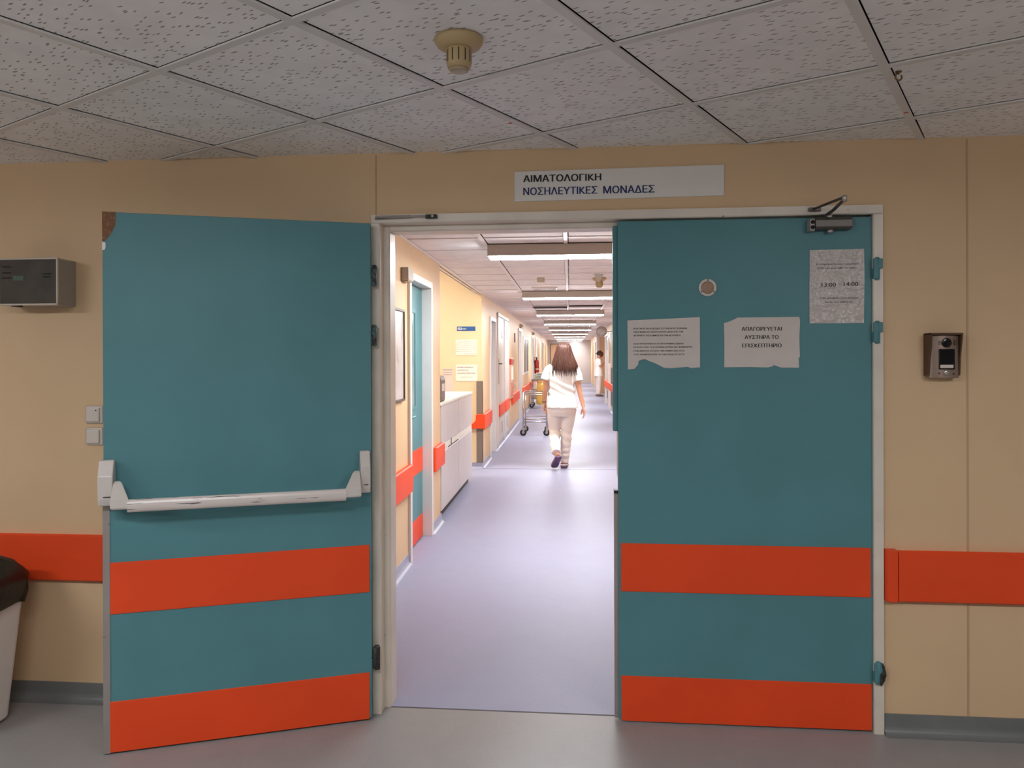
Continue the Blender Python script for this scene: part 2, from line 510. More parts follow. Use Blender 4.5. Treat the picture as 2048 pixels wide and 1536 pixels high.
# lobby ceiling: a tile grid laid at an angle to the wall
GA, GX, GY, SX, SY = 0.5087, -0.719, -1.2866, 0.6005, 0.6075
def ceiling(name, z, rx, ry, sx, sy, keep, tmat, bmat, loc, rz, cor, barw, bary, gap, shift, lift=0.008, ymin=-99.0):
    t = MB(); g = MB(); v = MB()
    for i in range(*rx):
        for j in range(*ry):
            if not keep(i, j):
                continue
            dx, dy = rnd.uniform(-0.0005, 0.0005), rnd.uniform(-0.0005, 0.0005)
            t.box(i * sx + barw / 2 + gap + dx + shift, (i + 1) * sx - barw / 2 - gap + shift + dx, max(ymin, j * sy + bary / 2 + gap + dy + shift), (j + 1) * sy - bary / 2 - gap + shift + dy, z + lift, z + lift + 0.015)
    def runs(flags):
        out = []; s = None
        for k, f in flags:
            if f and s is None: s = k
            if not f and s is not None: out.append((s, k)); s = None
        if s is not None: out.append((s, flags[-1][0] + 1))
        return out
    for i in range(rx[0], rx[1] + 1):
        for a, b in runs([(j, keep(i, j) or keep(i - 1, j)) for j in range(*ry)]):
            g.box(i * sx - barw / 2, i * sx + barw / 2, max(ymin, a * sy), b * sy, z, z + 0.006)
    for j in range(ry[0], ry[1] + 1):
        if j * sy < ymin:
            continue
        for a, b in runs([(i, keep(i, j) or keep(i, j - 1)) for i in range(*rx)]):
            g.box(a * sx, b * sx, j * sy - bary / 2, j * sy + bary / 2, z + 0.001, z + 0.006)
    o = struct(t, name, tmat, cor, None, loc, rz)
    g.build('ceiling_grid', bmat, o)
    return o
def keep_lobby(i, j):
    c, s = math.cos(GA), math.sin(GA)
    ok = False
    for di in (0, 0.5, 1):
        for dj in (0, 0.5, 1):
            x = GX + (i + di) * SX * c + (j + dj) * SY * s
            y = GY - (i + di) * SX * s + (j + dj) * SY * c
            if -4.6 < x < 4.2 and -7.0 < y < 0.0:
                ok = True
            if y > 1.0 or x > 4.8 or x < -5.2 or y < -7.6:
                return False
    return ok
ceil_o = ceiling('ceiling', ZC, (-12, 16), (-14, 8), SX, SY, keep_lobby, 'tile', 'tbar', (GX, GY, 0), -GA, False, 0.026, 0.026, 0.0022, 0.0014)
mb = MB(); mb.box(-5.4, 5.0, -7.8, 1.2, ZC + 0.06, ZC + 0.10)
struct(mb, 'ceiling', 'void')

# corridor shell (its own frame, turned by a fraction of a degree)
XL, XR, YE = -1.2, 1.11, 38.0
cc = ceiling('ceiling', ZCC, (-2, 2), (-4, 60), 0.6, 0.61, lambda i, j: (i, j) != (0, 12), 'tile_corr', 'tbar_corr', (-0.05, 2.2, 0), 0.0, True, 0.03, 0.010, 0.005, 0.002, ymin=-2.055)
mb = MB(); mb.box(-1.35, 1.9, 0.14, 38.2, ZCC + 0.05, ZCC + 0.09)
struct(mb, 'ceiling', 'void', True)
mb = MB()
mb.box(0.0 + 1.14, 1.9, 0.14, 38.2, ZCC + 0.004, ZCC + 0.05)
struct(mb, 'ceiling', 'tile_corr', True)
mb = MB()
mb.box(XL, XL + 0.022, 0.15, YE, ZCC - 0.004, ZCC + 0.004)
struct(mb, 'trim_5', 'tbar_corr', True)

def wall_y(mb, x, sgn, y0, y1, openings, th=0.14, zt=2.45):
    """wall along y with its face at x, thickness away from the corridor (sgn)"""
    a, b = (x - th, x) if sgn < 0 else (x, x + th)
    y = y0
    for o0, o1, zh in openings:
        mb.box(a, b, y, o0, 0, zt)
        mb.box(a, b, o0, o1, zh, zt)
        y = o1
    mb.box(a, b, y, y1, 0, zt)
D1 = (2.34, 3.16, 2.09)
mb = MB()
wall_y(mb, XL, -1, 0.14, 3.62, [D1])
mb.box(XL - 0.02, XL, 3.62, 7.0, ZCC, 3.0)
mb.box(XL - 0.10, XL - 0.003, 3.62, 3.70, 0, ZCC)
mb.box(-1.35, -0.80, 0.14, 0.145, 0, 2.45)
wall_y(mb, XL, -1, 7.012, YE, [(8.06, 8.80, 2.07), (14.30, 15.35, 2.10), (20.6, 21.4, 2.08), (23.0, 23.9, 2.08), (30.2, 31.1, 2.08), (36.2, 37.4, 2.10)])
struct(mb, 'wall_left', 'wall', True)
# alcove behind the counter
mb = MB()
mb.box(-4.2, XL - 0.003, 7.0, 7.12, 0, 3.0)
mb.box(-4.2, XL - 0.14, 3.5, 3.62, 0, 3.0)
mb.box(-4.3, -4.2, 3.5, 7.12, 0, 3.0)
struct(mb, 'wall_back', 'alcove', True)
mb = MB(); mb.box(-4.2, XL - 0.14, 3.5, 7.1, 2.9, 2.95); struct(mb, 'ceiling', 'tile_corr', True)
mb = MB()
wall_y(mb, XR, 1, 0.14, 21.4, [(17.75, 18.75, 2.12), (19.0, 21.0, 2.10)])
wall_y(mb, XR, 1, 27.5, YE, [(29.0, 30.0, 2.08)])
mb.box(XR, 1.84, 27.4, 27.5, 0, 2.45)
mb.box(XR + 0.14, 1.84, 21.3, 21.4, 0, 2.45)
mb.box(1.7, 1.84, 21.4, 27.5, 0, 2.45)
struct(mb, 'wall_right', 'wall', True)
mb = MB(); mb.box(-1.4, 1.9, YE, YE + 0.1, 0, 2.45); struct(mb, 'wall_end', 'wall_far', True)
# corridor skirtings
mb = MB()
for a, b in ((0.15, 2.30), (3.20, 3.72), (7.0, 8.03), (8.84, 14.27), (15.39, 20.56), (21.44, 22.96), (23.94, 30.16), (31.14, YE)):
    cove(mb, a, b, 'y', XL, 1)
struct(mb, 'baseboard_left', 'cove_corr', True)
mb = MB()
for a, b in ((0.15, 17.7), (21.0, 21.4), (27.5, 28.9), (30.1, YE)):
    cove(mb, a, b, 'y', XR, -1)
struct(mb, 'baseboard_right', 'cove_corr', True)
mb = MB()
cove(mb, -3.0, -1.19, 'x', 7.0, -1)
struct(mb, 'baseboard_back', 'cove_corr', True)

# ------------------------------------------------------------------ main door frame
mb = MB()
FP = [(-0.012, -0.861, -0.823)]
def jamb(mb, s, xo, xi):
    # stepped section: face strip, rebate, stop, reveal; xo outer edge, xi reveal face, s direction into the opening
    xr = xo + s * 0.037
    poly = [(xo, -0.014), (xr - s * 0.004, -0.014), (xr, -0.010), (xr, 0.052), (xi - s * 0.006, 0.052), (xi, 0.058), (xi, 0.150), (xo - s * 0.015, 0.150), (xo - s * 0.015, 0.141), (xo + s * 0.008, 0.141), (xo + s * 0.008, -0.001), (xo, -0.001)]
    mb.prism(poly, 'z', 0.0, 2.0815)
jamb(mb, 1, -0.861, -0.797)
jamb(mb, -1, 1.225, 1.165)
poly = [(-0.014, 2.118), (-0.014, 2.086), (-0.010, 2.082), (0.150, 2.082), (0.150, 2.13), (0.141, 2.13), (0.141, 2.106), (-0.001, 2.106), (-0.001, 2.118)]
mb.prism(poly, 'x', -0.861, 1.225)
mb.prism([(0.052, 2.0818), (0.052, 2.062), (0.058, 2.056), (0.150, 2.056), (0.150, 2.0818)], 'x', -0.7968, 1.1648)
frame_o = struct(mb, 'door_frame', 'frame')
tag(frame_o, 'worn cream metal frame around the teal double doors', 'door frame', kind='structure')

# ------------------------------------------------------------------ the two teal leaves
def stripe(parent, x0, x1, y, sgn, z0, z1):
    mb = MB()
    mb.box(x0, x1, min(y, y + sgn * 0.004), max(y, y + sgn * 0.004), z0, z1, 0.0012, 1)
    return mb.build('protection_strip', 'orange', parent)

HX, HY = -0.848, -0.068
d1 = thing('door_1', 'teal door leaf folded open against the beige wall, with white panic bar', 'door', (HX, HY, 0), math.atan2(-0.35978, -0.93304), kind='structure')
mb = MB()
mb.box(0.0, 1.012, -0.044, 0.0, 0.010, 2.073, 0.002, 1)
mb.build('leaf', 'teal', d1)
stripe(d1, 0.010, 0.989, 0, 1, 0.536, 0.733)
stripe(d1, 0.011, 0.991, 0, 1, 0.008, 0.2015)
mb = MB()
mb.prism([(0.990, 0.0), (0.990, 0.0025), (1.0145, 0.0025), (1.0145, -0.046), (1.012, -0.046), (1.012, 0.0)], 'z', 0.006, 0.962)
mb.build('edge_guard', 'grey', d1)
# corner where the laminate has broken off
mb = MB()
pts = [(1.0128, 2.0735), (0.966, 2.0735), (0.9655, 2.045), (0.968, 2.02), (0.975, 2.006), (0.982, 1.99), (0.993, 1.976), (1.001, 1.963), (1.0128, 1.960)]
mb.prism(pts, 'y', -0.0445, 0.0012)
mb.build('bare_corner', 'chipwood', d1, 'bare brown chipboard corner where laminate is missing')
mb = MB()
mb.prism([(1.0129, 1.958), (1.002, 1.956), (1.001, 1.94), (1.004, 1.928), (1.0129, 1.926)], 'y', -0.02, 0.0008)
mb.build('scuff_patch', 'white', d1)
# panic bar
pb = bpy.data.objects.new('panic_bar', None); COL.objects.link(pb); pb.parent = d1
def housing(x0, x1, z0, z1):
    mb = MB()
    poly = [(0.0, z0), (0.052, z0 + 0.004), (0.060, z0 + 0.030), (0.060, z0 + 0.115), (0.030, z1), (0.0, z1)]
    mb.prism(poly, 'x', x0, x1, 0.004)
    return mb.build('housing', 'barwhite', pb)
housing(0.968, 1.020, 0.955, 1.128)
housing(0.010, 0.050, 0.955, 1.128)
def bar_arm(xa, xb):
    mb = MB()
    s = 1 if xb > xa else -1
    # a bent lever: hangs from the housing, swings out and down to the bar
    prof = [(0.045, 1.052), (0.060, 1.045), (0.118, 0.985), (0.118, 0.958), (0.096, 0.950), (0.060, 0.990), (0.040, 1.015)]
    A = [(xa + s * 0.002, p[0], p[1]) for p in prof]
    B = [(xa + s * (0.024 + 0.045 * min(1, max(0, (p[0] - 0.045) / 0.07))), p[0], p[1]) for p in prof]
    va = [mb.bm.verts.new(p) for p in A]; vb = [mb.bm.verts.new(p) for p in B]
    fs = [mb.bm.faces.new(va), mb.bm.faces.new(list(reversed(vb)))]
    for i in range(len(prof)):
        fs.append(mb.bm.faces.new([va[i], vb[i], vb[(i + 1) % 7], va[(i + 1) % 7]]))
    bmesh.ops.recalc_face_normals(mb.bm, faces=fs)
    r = bmesh.ops.bevel(mb.bm, geom=list({e for f in fs for e in f.edges}), offset=0.003, segments=2, affect='EDGES')
    return mb.build('arm', 'barwhite', pb)
bar_arm(0.968, 0.92)
bar_arm(0.050, 0.10)
mb = MB()
n = 16
sec = [(0.108 + 0.013 * math.cos(2 * PI * k / n), 0.966 + 0.024 * math.sin(2 * PI * k / n)) for k in range(n)]
mb.prism(sec, 'x', 0.112, 0.908)
bar_o = mb.build('bar', 'barworn', pb, 'worn white push bar with dark scratches')
mb = MB(); mb.box(1.012, 1.026, -0.030, 0.004, 1.032, 1.058, 0.002, 1)
mb.build('latch', 'darksteel', pb)
for x0, x1 in ((0.975, 1.000), (0.020, 0.036)):
    mb = MB(); mb.box(x0, x1, 0.0595, 0.0625, 0.992, 0.996); mb.build('screw', 'darksteel', pb)
def hinge_left(z, dirty):
    mb = MB()
    mb.lathe([(0.004, 0.046), (0.010, 0.043), (0.011, -0.040), (0.004, -0.044)], (-0.014, -0.006, z), 'z', 14)
    mb.box(-0.026, -0.010, -0.020, -0.004, z + 0.004, z + 0.042, 0.002, 1)
    mb.box(-0.014, 0.004, -0.024, -0.002, z - 0.040, z + 0.000, 0.002, 1)
    if dirty:
        mb.box(-0.034, -0.012, -0.026, -0.001, z - 0.052, z + 0.050, 0.006, 2)
    return mb.build('hinge', 'grime' if dirty else mix_mask(mat('worn_teal_hinge', (0.05, 0.11, 0.115), 0.5), (0.03, 0.028, 0.025), scale=50, thr=0.5), d1)
hinge_left(1.855, False); hinge_left(1.605, False); hinge_left(0.255, True)

d2 = thing('door_2', 'closed teal door leaf carrying the taped paper notices', 'door', (0.176, 0.0, 0), 0.0, kind='structure')
mb = MB()
mb.box(0.0, 1.0115, 0.002, 0.046, 0.010, 2.074, 0.002, 1)
mb.build('leaf', 'teal', d2)
stripe(d2, 0.010, 1.004, 0.002, -1, 0.543, 0.742)
stripe(d2, 0.010, 1.006, 0.002, -1, 0.008, 0.194)
mb = MB(); mb.box(-0.020, 0.0015, 0.020, 0.058, 1.203, 2.058, 0.003, 1)
mb.build('astragal', 'teal', d2)
mb = MB(); mb.box(-0.0165, 0.002, 0.012, 0.050, 0.012, 0.955, 0.002, 1)
mb.build('edge_guard', 'grey', d2)
mb = MB(); mb.box(-0.0165, 0.0, 0.010, 0.052, 0.945, 0.958)
mb.build('guard_cap', 'blackm', d2)
mb = MB(); mb.box(-0.004, 0.0005, 0.006, 0.044, 1.02, 1.20)
mb.build('lock_forend', 'frame', d2)
# round cover plate
cp = bpy.data.objects.new('cover_plate', None); COL.objects.link(cp); cp.parent = d2
mb = MB()
mb.lathe([(0.036, 0.0025), (0.036, -0.004), (0.033, -0.006), (0.027, -0.006), (0.025, -0.003), (0.0249, 0.0025)], (0.364, 0, 1.795), 'y', 36)
mb.build('plate_ring', 'barwhite', cp)
mb = MB(); mb.lathe([(0.0245, 0.002), (0.0245, -0.003), (0.021, -0.005), (0.003, -0.0055)], (0.364, 0, 1.795), 'y', 32)
mb.build('plate_disc', mat('tan_cap', (0.36, 0.225, 0.15), 0.5, var=0.05), cp, 'tan plastic centre disc')
for a in (90, 215, -35):
    mb = MB(); mb.lathe([(0.0026, -0.0055), (0.0026, -0.0075), (0.001, -0.008)], (0.364 + 0.0305 * math.cos(math.radians(a)), 0, 1.795 + 0.0305 * math.sin(math.radians(a))), 'y', 10)
    mb.build('screw', 'slot', cp)
def hinge_right(z, dirty):
    mb = MB()
    x = 1.013
    mb.box(x - 0.004, x + 0.032, -0.026, -0.0155, z + 0.000, z + 0.040, 0.003, 2)
    mb.box(x - 0.004, x + 0.016, -0.026, -0.002, z - 0.040, z + 0.002, 0.003, 2)
    mb.lathe([(0.004, 0.046), (0.009, 0.043), (0.0095, -0.043), (0.004, -0.046)], (x + 0.012, -0.018, z), 'z', 14)
    h = mb.build('hinge', 'teal', d2)
    mb = MB(); mb.box(x + 0.016, x + 0.0195, -0.0185, -0.0142, z - 0.042, z - 0.002)
    mb.build('pin', 'blackm', h)
    if dirty:
        mb = MB()
        mb.prism([(x + 0.014, z - 0.045), (x + 0.022, z - 0.050), (x + 0.034, z - 0.03), (x + 0.041, z - 0.004), (x + 0.034, z + 0.030), (x + 0.020, z + 0.043), (x + 0.026, z + 0.010), (x + 0.016, z - 0.010)], 'y', -0.0285, -0.0155, 0.002)
        mb.build('flange', 'grime', h)
hinge_right(1.862, False); hinge_right(1.608, False); hinge_right(0.248, True)
# door closer: body, end cap, valve, arms that reach out into the room, shoe on the frame
dc = bpy.data.objects.new('door_closer', None); COL.objects.link(dc); dc.parent = d2
X0 = 0.176
mb = MB()
mb.prism([(0.002, 2.020), (-0.040, 2.020), (-0.048, 2.028), (-0.048, 2.056), (-0.040, 2.066), (0.002, 2.066)], 'x', 0.955 - X0, 1.098 - X0, 0.002)
mb.build('closer_body', 'darksteel', dc)
mb = MB(); mb.box(0.934 - X0, 0.954 - X0, -0.046, 0.002, 2.012, 2.062, 0.004)
mb.build('end_cap', 'grey', dc)
for z in (2.027, 2.048):
    mb = MB(); mb.lathe([(0.008, -0.046), (0.008, -0.0485), (0.006, -0.049)], (0.944 - X0, 0, z), 'y', 14); mb.build('screw', 'slot', dc)
mb = MB(); mb.lathe([(0.013, 2.021), (0.013, 2.011), (0.009, 2.006)], (1.018 - X0, -0.024, 0), 'z', 18)
mb.build('pinion_cap', 'steel', dc)
mb = MB(); mb.lathe([(0.012, 2.064), (0.012, 2.074), (0.010, 2.082)], (1.015 - X0, -0.024, 0), 'z', 18)
mb.build('pinion', 'steel', dc)
E1 = Vector((0.990 - X0, -0.270, 2.092))
mb = MB(); mb.tube([(1.010 - X0, -0.024, 2.082), (1.008 - X0, -0.10, 2.086), E1], [0.010, 0.009, 0.008], 8, flat=(0.45, (0, 0, 1)))
mb.build('main_arm', 'darksteel', dc)
mb = MB(); mb.tube([E1 + Vector((0, 0, 0.008)), (0.970 - X0, -0.12, 2.103), (0.955 - X0, -0.022, 2.104)], [0.009, 0.009, 0.008], 8, flat=(0.5, (0, 0, 1)))
mb.build('link_arm', 'darksteel', dc)
mb = MB(); mb.lathe([(0.009, 2.084), (0.009, 2.105), (0.006, 2.107)], (E1.x, E1.y, 0), 'z', 16)
mb.build('elbow_pin', 'steel', dc)
mb = MB(); mb.box(0.935 - X0, 0.982 - X0, -0.030, -0.0143, 2.094, 2.110, 0.003)
mb.build('arm_shoe', 'darksteel', dc)

# spare closer arm left on the frame head above the open leaf
sa = thing('closer_arm', 'thin steel closer arm lying along the frame head above the open leaf', 'door closer arm', (-0.85, -0.016, 2.10))
mb = MB(); mb.box(0.010, 0.165, -0.010, 0.0, 0.0005, 0.013, 0.002); mb.build('arm_plate', 'grey', sa)
mb = MB(); mb.tube([(0.010, -0.013, 0.0005), (0.20, -0.014, 0.006), (0.262, -0.010, 0.0075)], [0.004, 0.0042, 0.004], 8); mb.build('arm_rod', 'grey', sa)
mb = MB(); mb.box(0.225, 0.274, -0.016, 0.0, -0.004, 0.013, 0.003); mb.build('arm_shoe', 'grime', sa)
mb = MB(); mb.lathe([(0.006, -0.016), (0.006, -0.021), (0.004, -0.022)], (0.256, 0, 0.005), 'y', 12); mb.build('screw', 'steel', sa)

# ------------------------------------------------------------------ notices taped to the closed leaf
def sheet(name, label, poly, y, matname, cat='notice', loc=(0, 0, 0), group=None, cor=False, holes=None):
    x0 = min(p[0] for p in poly); z0 = min(p[1] for p in poly)
    t = thing(name, label, cat, (x0, y, z0), 0, group, cor)
    mb = MB(); mb.prism([(p[0] - x0, p[1] - z0) for p in poly], 'y', -0.0012, 0.0)
    mb.build('sheet', matname, t)
    return t, x0, z0
def rough(pts, amp, sub=4, seed=1):
    r = random.Random(seed); out = []
    for a, b in zip(pts, pts[1:] + pts[:1]):
        for k in range(sub):
            f = k / sub
            j = amp if k else 0
            out.append((a[0] + (b[0] - a[0]) * f + r.uniform(-j, j), a[1] + (b[1] - a[1]) * f + r.uniform(-j, j)))
    return out
NY = 0.0005
def PX(cx, cy):       # notice crop 1 pixel -> wall plane metres
    return (0.215 + (cx - 60) / 1860 * 0.294, 1.664 - (cy - 95) / 1265 * 0.204 + (0.005 * (cx - 60) / 1860))
poly = [PX(*p) for p in ((60, 100), (1000, 82), (1918, 60), (1920, 700), (1920, 1335), (1820, 1340), (1700, 1350), (1600, 1318), (1400, 1330), (1160, 1345), (1000, 1330), (900, 1275), (760, 1205), (600, 1145), (560, 1115), (480, 1100), (400, 1120), (345, 1150), (335, 1240), (240, 1345), (70, 1355))]
t, x0, z0 = sheet('paper_notice', 'white paper notice with seven small lines and a torn wavy bottom edge', poly, NY, 'paper', group=None)
L1 = ['ΑΠΑΓΟΡΕΥΕΤΑΙ Η ΕΙΣΟΔΟΣ ΣΕ ΣΥΝΟΔΟΥΣ ΑΣΘΕΝΩΝ', 'ΠΑΡΑ ΜΟΝΟ ΣΕ ΟΣΟΥΣ ΕΧΟΥΝ ΑΔΕΙΑ ΑΠΟ ΤΟΝ', 'ΔΙΕΥΘΥΝΤΗ ΤΗΣ ΚΛΙΝΙΚΗΣ ΚΑΙ ΤΗΝ ΔΙΕΥΘΥΝΣΗ', 'ΟΣΟΙ ΠΡΟΣΕΡΧΟΝΤΑΙ ΓΙΑ ΠΡΟΓΡΑΜΜΑΤΙΣΜΕΝΗ', 'ΕΙΣΑΓΩΓΗ ΑΠΟ ΤΑ ΕΞΩΤΕΡΙΚΑ ΙΑΤΡΕΙΑ ΘΑ ΠΕΡΙΜΕΝΟΥΝ', 'ΣΤΗΝ ΑΙΘΟΥΣΑ ΕΞΩ ΑΠΟ ΤΗΝ ΚΛΙΝΙΚΗ ΕΩΣ ΟΤΟΥ', 'ΤΟΥΣ ΕΝΗΜΕΡΩΣΟΥΝ ΓΙΑ ΤΗΝ ΕΙΣΟΔΟ ΣΕ ΑΥΤΗ']
rows = [(215, 1585, 335), (215, 1490, 422), (215, 1420, 512), (215, 1500, 722), (215, 1715, 810), (205, 1530, 905), (220, 1520, 998)]
ln = []
for s, (a, b, c) in zip(L1, rows):
    p, q = PX(a, c), PX(b, c)
    ln.append((s, p[0] - x0, q[0] - x0, p[1] - z0, 0.0066))
text_mesh('lettering', ln, 'ink', t, y=-0.0012, bold=0.018, depth=0.0004)

def PX2(cx, cy):      # crop 1240..1620 x 620..760
    return (0.606 + (cx - 1120) / 820 * 0.298, 1.672 - (cy - 75) / 555 * 0.206)
poly = [PX2(*p) for p in ((1270, 76), (1600, 75), (1940, 73), (1948, 120), (1940, 300), (1945, 510), (1932, 520), (1935, 628), (1740, 626), (1700, 612), (1662, 598), (1652, 612), (1600, 625), (1400, 620), (1120, 622), (1122, 400), (1118, 135), (1170, 122), (1225, 98))]
t, x0, z0 = sheet('paper_notice', 'white paper notice with three bold centred lines and a torn upper left corner', poly, NY, 'paper')
ln = []
for s, a, b, c in (('ΑΠΑΓΟΡΕΥΕΤΑΙ', 1313, 1748, 222), ('ΑΥΣΤΗΡΑ ΤΟ', 1346, 1714, 312), ('ΕΠΙΣΚΕΠΤΗΡΙΟ', 1318, 1746, 404)):
    p, q = PX2(a, c), PX2(b, c)
    ln.append((s, p[0] - x0, q[0] - x0, p[1] - z0, 0.0152))
text_mesh('lettering', ln, 'ink', t, y=-0.0012, bold=0.022, depth=0.0004)

def PX3(cx, cy):      # crop 1615..1735 x 490..650, scale 9.6
    return (0.945 + (cx - 45) / 1040 * 0.211, 1.943 - (cy - 85) / 1412 * 0.297)
poly = [PX3(*p) for p in ((48, 90), (1092, 78), (1098, 700), (1085, 1497), (40, 1500), (38, 900))]
t, x0, z0 = sheet('paper_notice', 'glossy sleeved notice giving 13:00 to 14:00, in the upper right of the leaf', poly, NY, 'paperglossy')
ln = []
for s, a, b, c, hgt in (('Η ενημέρωση των συγγενών', 175, 985, 380, 0.0076), ('Ασθενών μας από τις ώρες', 185, 950, 455, 0.0070), ('13:00', 275, 550, 795, 0.0165), ('–', 600, 650, 785, 0.0165), ('14:00', 700, 975, 785, 0.0165), ('στο γραφείο των ιατρών', 255, 975, 1030, 0.0074), ('εκτός της αιθούσης', 345, 870, 1105, 0.0070)):
    p, q = PX3(a, c), PX3(b, c)
    ln.append((s, p[0] - x0, q[0] - x0, p[1] - z0, hgt))
text_mesh('lettering', ln, 'ink', t, y=-0.0012, bold=0.012, depth=0.0004)

# ------------------------------------------------------------------ wall fittings in the lobby
sg = thing('department_sign', 'long white wall sign with black and blue Greek lettering above the doors', 'sign', (-0.251, 0.0, 2.163))
mb = MB(); mb.prism([(0, 0), (0.857, 0.007), (0.858, 0.133), (0, 0.125)], 'y', -0.006, 0.0, 0.001)
mb.build('plate', 'sign', sg)
def PS(cx, cy):       # crop 1010..1470 x 310..420, scale 4.452 ; plate corners (85,150) (1945,88) (85,415)
    f = (cx - 85) / 1860
    return (f * 0.857, 0.125 - (cy - (150 - 62 * f)) / 268 * 0.125 + 0.008 * f)
a, b = PS(167, 248), PS(865, 236)
text_mesh('lettering', [('ΑΙΜΑΤΟΛΟΓΙΚΗ', a[0], b[0], a[1] + 0.002, 0.0285)], 'ink', sg, bold=0.022, y=-0.006)
a, b = PS(167, 362), PS(830, 350)
c2, d2_ = PS(886, 346), PS(1338, 328)
text_mesh('lettering', [('ΝΟΣΗΛΕΥΤΙΚΕΣ', a[0], b[0], a[1] + 0.001, 0.0305), ('ΜΟΝΑΔΕΣ', c2[0], d2_[0], c2[1] + 0.001, 0.0305)], 'inkblue', sg, bold=0.016, y=-0.006)

cpn = thing('control_panel', 'grey wall box with smoked front window left of the open leaf', 'control panel', (-2.47, 0.0, 1.742))
mb = MB(); mb.box(0.0, 0.272, -0.112, 0.0, 0.0, 0.20, 0.004); mb.build('case', 'panelbox', cpn)
mb = MB()
mb.box(0.003, 0.275, -0.125, -0.112, -0.001, 0.007, 0.002, 1); mb.box(0.003, 0.275, -0.125, -0.112, 0.195, 0.203, 0.002, 1)
mb.box(0.003, 0.010, -0.125, -0.112, 0.0, 0.2, 0.002, 1); mb.box(0.267, 0.275, -0.125, -0.112, 0.0, 0.2, 0.002, 1)
mb.build('rim', 'panelrim', cpn)
mb = MB(); mb.box(0.010, 0.267, -0.122, -0.112, 0.006, 0.196); mb.build('window', 'smoked', cpn)
mb = MB(); mb.box(0.072, 0.120, -0.1232, -0.122, 0.106, 0.126); mb.build('display', 'greenled', cpn)
for x0, x1, z in ((0.022, 0.060, 0.117), (0.022, 0.060, 0.139), (0.022, 0.060, 0.165), (0.205, 0.245, 0.133), (0.205, 0.24, 0.120)):
    mb = MB(); mb.box(x0, x1, -0.123, -0.122, z - 0.0025, z + 0.0025); mb.build('indicator', 'slot', cpn)
mb = MB(); mb.box(0.06, 0.09, -0.12, -0.09, -0.006, 0.0); mb.build('catch', 'blackm', cpn)

for z, lab, mk in ((1.2265, 'upper white light switch beside the free edge of the open leaf', True), (1.131, 'lower white light switch beside the free edge of the open leaf', False)):
    sw = thing('light_switch', lab, 'light switch', (-2.1515, 0.0, z), 0, 'light switches by the open leaf')
    mb = MB(); mb.box(0, 0.081, -0.010, 0, 0, 0.077, 0.007, 3); mb.build('plate', 'switch', sw)
    mb = MB(); mb.box(0.006, 0.069, -0.0165, -0.009, 0.007, 0.070, 0.006, 3); mb.build('rocker', 'switch', sw)
    if mk:
        mb = MB(); mb.box(0.051, 0.057, -0.0172, -0.0165, 0.056, 0.061); mb.build('indicator', 'ink', sw)

ic = thing('intercom', 'bronze video intercom with round lens on the wall right of the doors', 'intercom', (1.389, 0.0, 1.426))
mb = MB()
arc = [(0.008 + 0.096 * k / 8, -0.045 - 0.010 * math.sin(PI * k / 8)) for k in range(9)]
body = [(0.0, 0.0), (0.0, -0.038)] + arc + [(0.112, -0.038), (0.112, 0.0)]
mb.prism(body, 'z', 0.0, 0.168, 0.002); mb.build('case', 'bronze', ic)
mb = MB()
mb.prism([(0.0, 0.172), (-0.064, 0.176), (-0.062, 0.166), (-0.045, 0.08), (-0.040, 0.01), (0.0, 0.008)], 'x', -0.0045, 0.001)
mb.prism([(0.0, 0.172), (-0.064, 0.176), (-0.062, 0.166), (-0.045, 0.08), (-0.040, 0.01), (0.0, 0.008)], 'x', 0.111, 0.1165)
mb.box(-0.0045, 0.1165, -0.066, 0.0, 0.169, 0.177, 0.002, 1)
mb.build('hood', 'bronzedark', ic)
mb = MB(); mb.lathe([(0.0185, -0.052), (0.0185, -0.057), (0.015, -0.0585), (0.003, -0.0575)], (0.058, 0, 0.138), 'y', 28); mb.build('camera_lens', 'lens', ic)
mb = MB(); mb.box(0.030, 0.088, -0.0575, -0.045, 0.034, 0.114, 0.001, 1); mb.build('screen', 'lens', ic)
mb = MB(); mb.box(0.033, 0.082, -0.0592, -0.0575, 0.039, 0.052, 0.001, 1); mb.build('name_card', 'switch', ic)
mb = MB(); mb.lathe([(0.010, -0.05), (0.010, -0.0575), (0.0075, -0.0595), (0.004, -0.059)], (0.057, 0, 0.021), 'y', 20); mb.build('call_button', 'steel', ic)
mb = MB()
for i in range(3):
    for j in range(4):
        mb.lathe([(0.0012, -0.05), (0.0012, -0.0545)], (0.030 + i * 0.004, 0, 0.132 + j * 0.004), 'y', 8)
mb.build('speaker_grille', 'bronzedark', ic)
for x, z in ((0.031, 0.019), (0.086, 0.017)):
    mb = MB(); mb.lathe([(0.003, -0.05), (0.003, -0.056)], (x, 0, z), 'y', 10); mb.build('screw', 'bronzedark', ic)
mb = MB(); mb.box(0.088, 0.096, -0.0555, -0.05, 0.128, 0.150, 0.002, 1); mb.build('light_sensor', 'bronzedark', ic)

# crash rails on the lobby wall
def rail_x(x0, x1, cap_left, label):
    t = thing('crash_rail', label, 'crash rail', (x0, 0.0, 0.536), 0, 'orange crash rails')
    L = x1 - x0
    c0 = 0.044 if cap_left else 0.0
    prof = [(0.0, 0.006), (-0.026, 0.0), (-0.034, 0.006), (-0.036, 0.10), (-0.034, 0.198), (-0.026, 0.205), (0.0, 0.199)]
    mb = MB(); mb.prism(prof, 'x', c0 + (0.001 if cap_left else 0), L); mb.build('rail', 'orange', t)
    if cap_left:
        mb = MB()
        mb.prism([(0.0, 0.0), (0.0, -0.018), (0.004, -0.029), (0.016, -0.036), (c0 - 0.002, -0.0375), (c0 - 0.002, 0.0)], 'z', 0.0, 0.206, 0.002)
        mb.build('end_cap', 'orange', t)
    return t
rail_x(-4.6, -0.88, False, 'orange crash rail on the beige wall behind the open leaf')
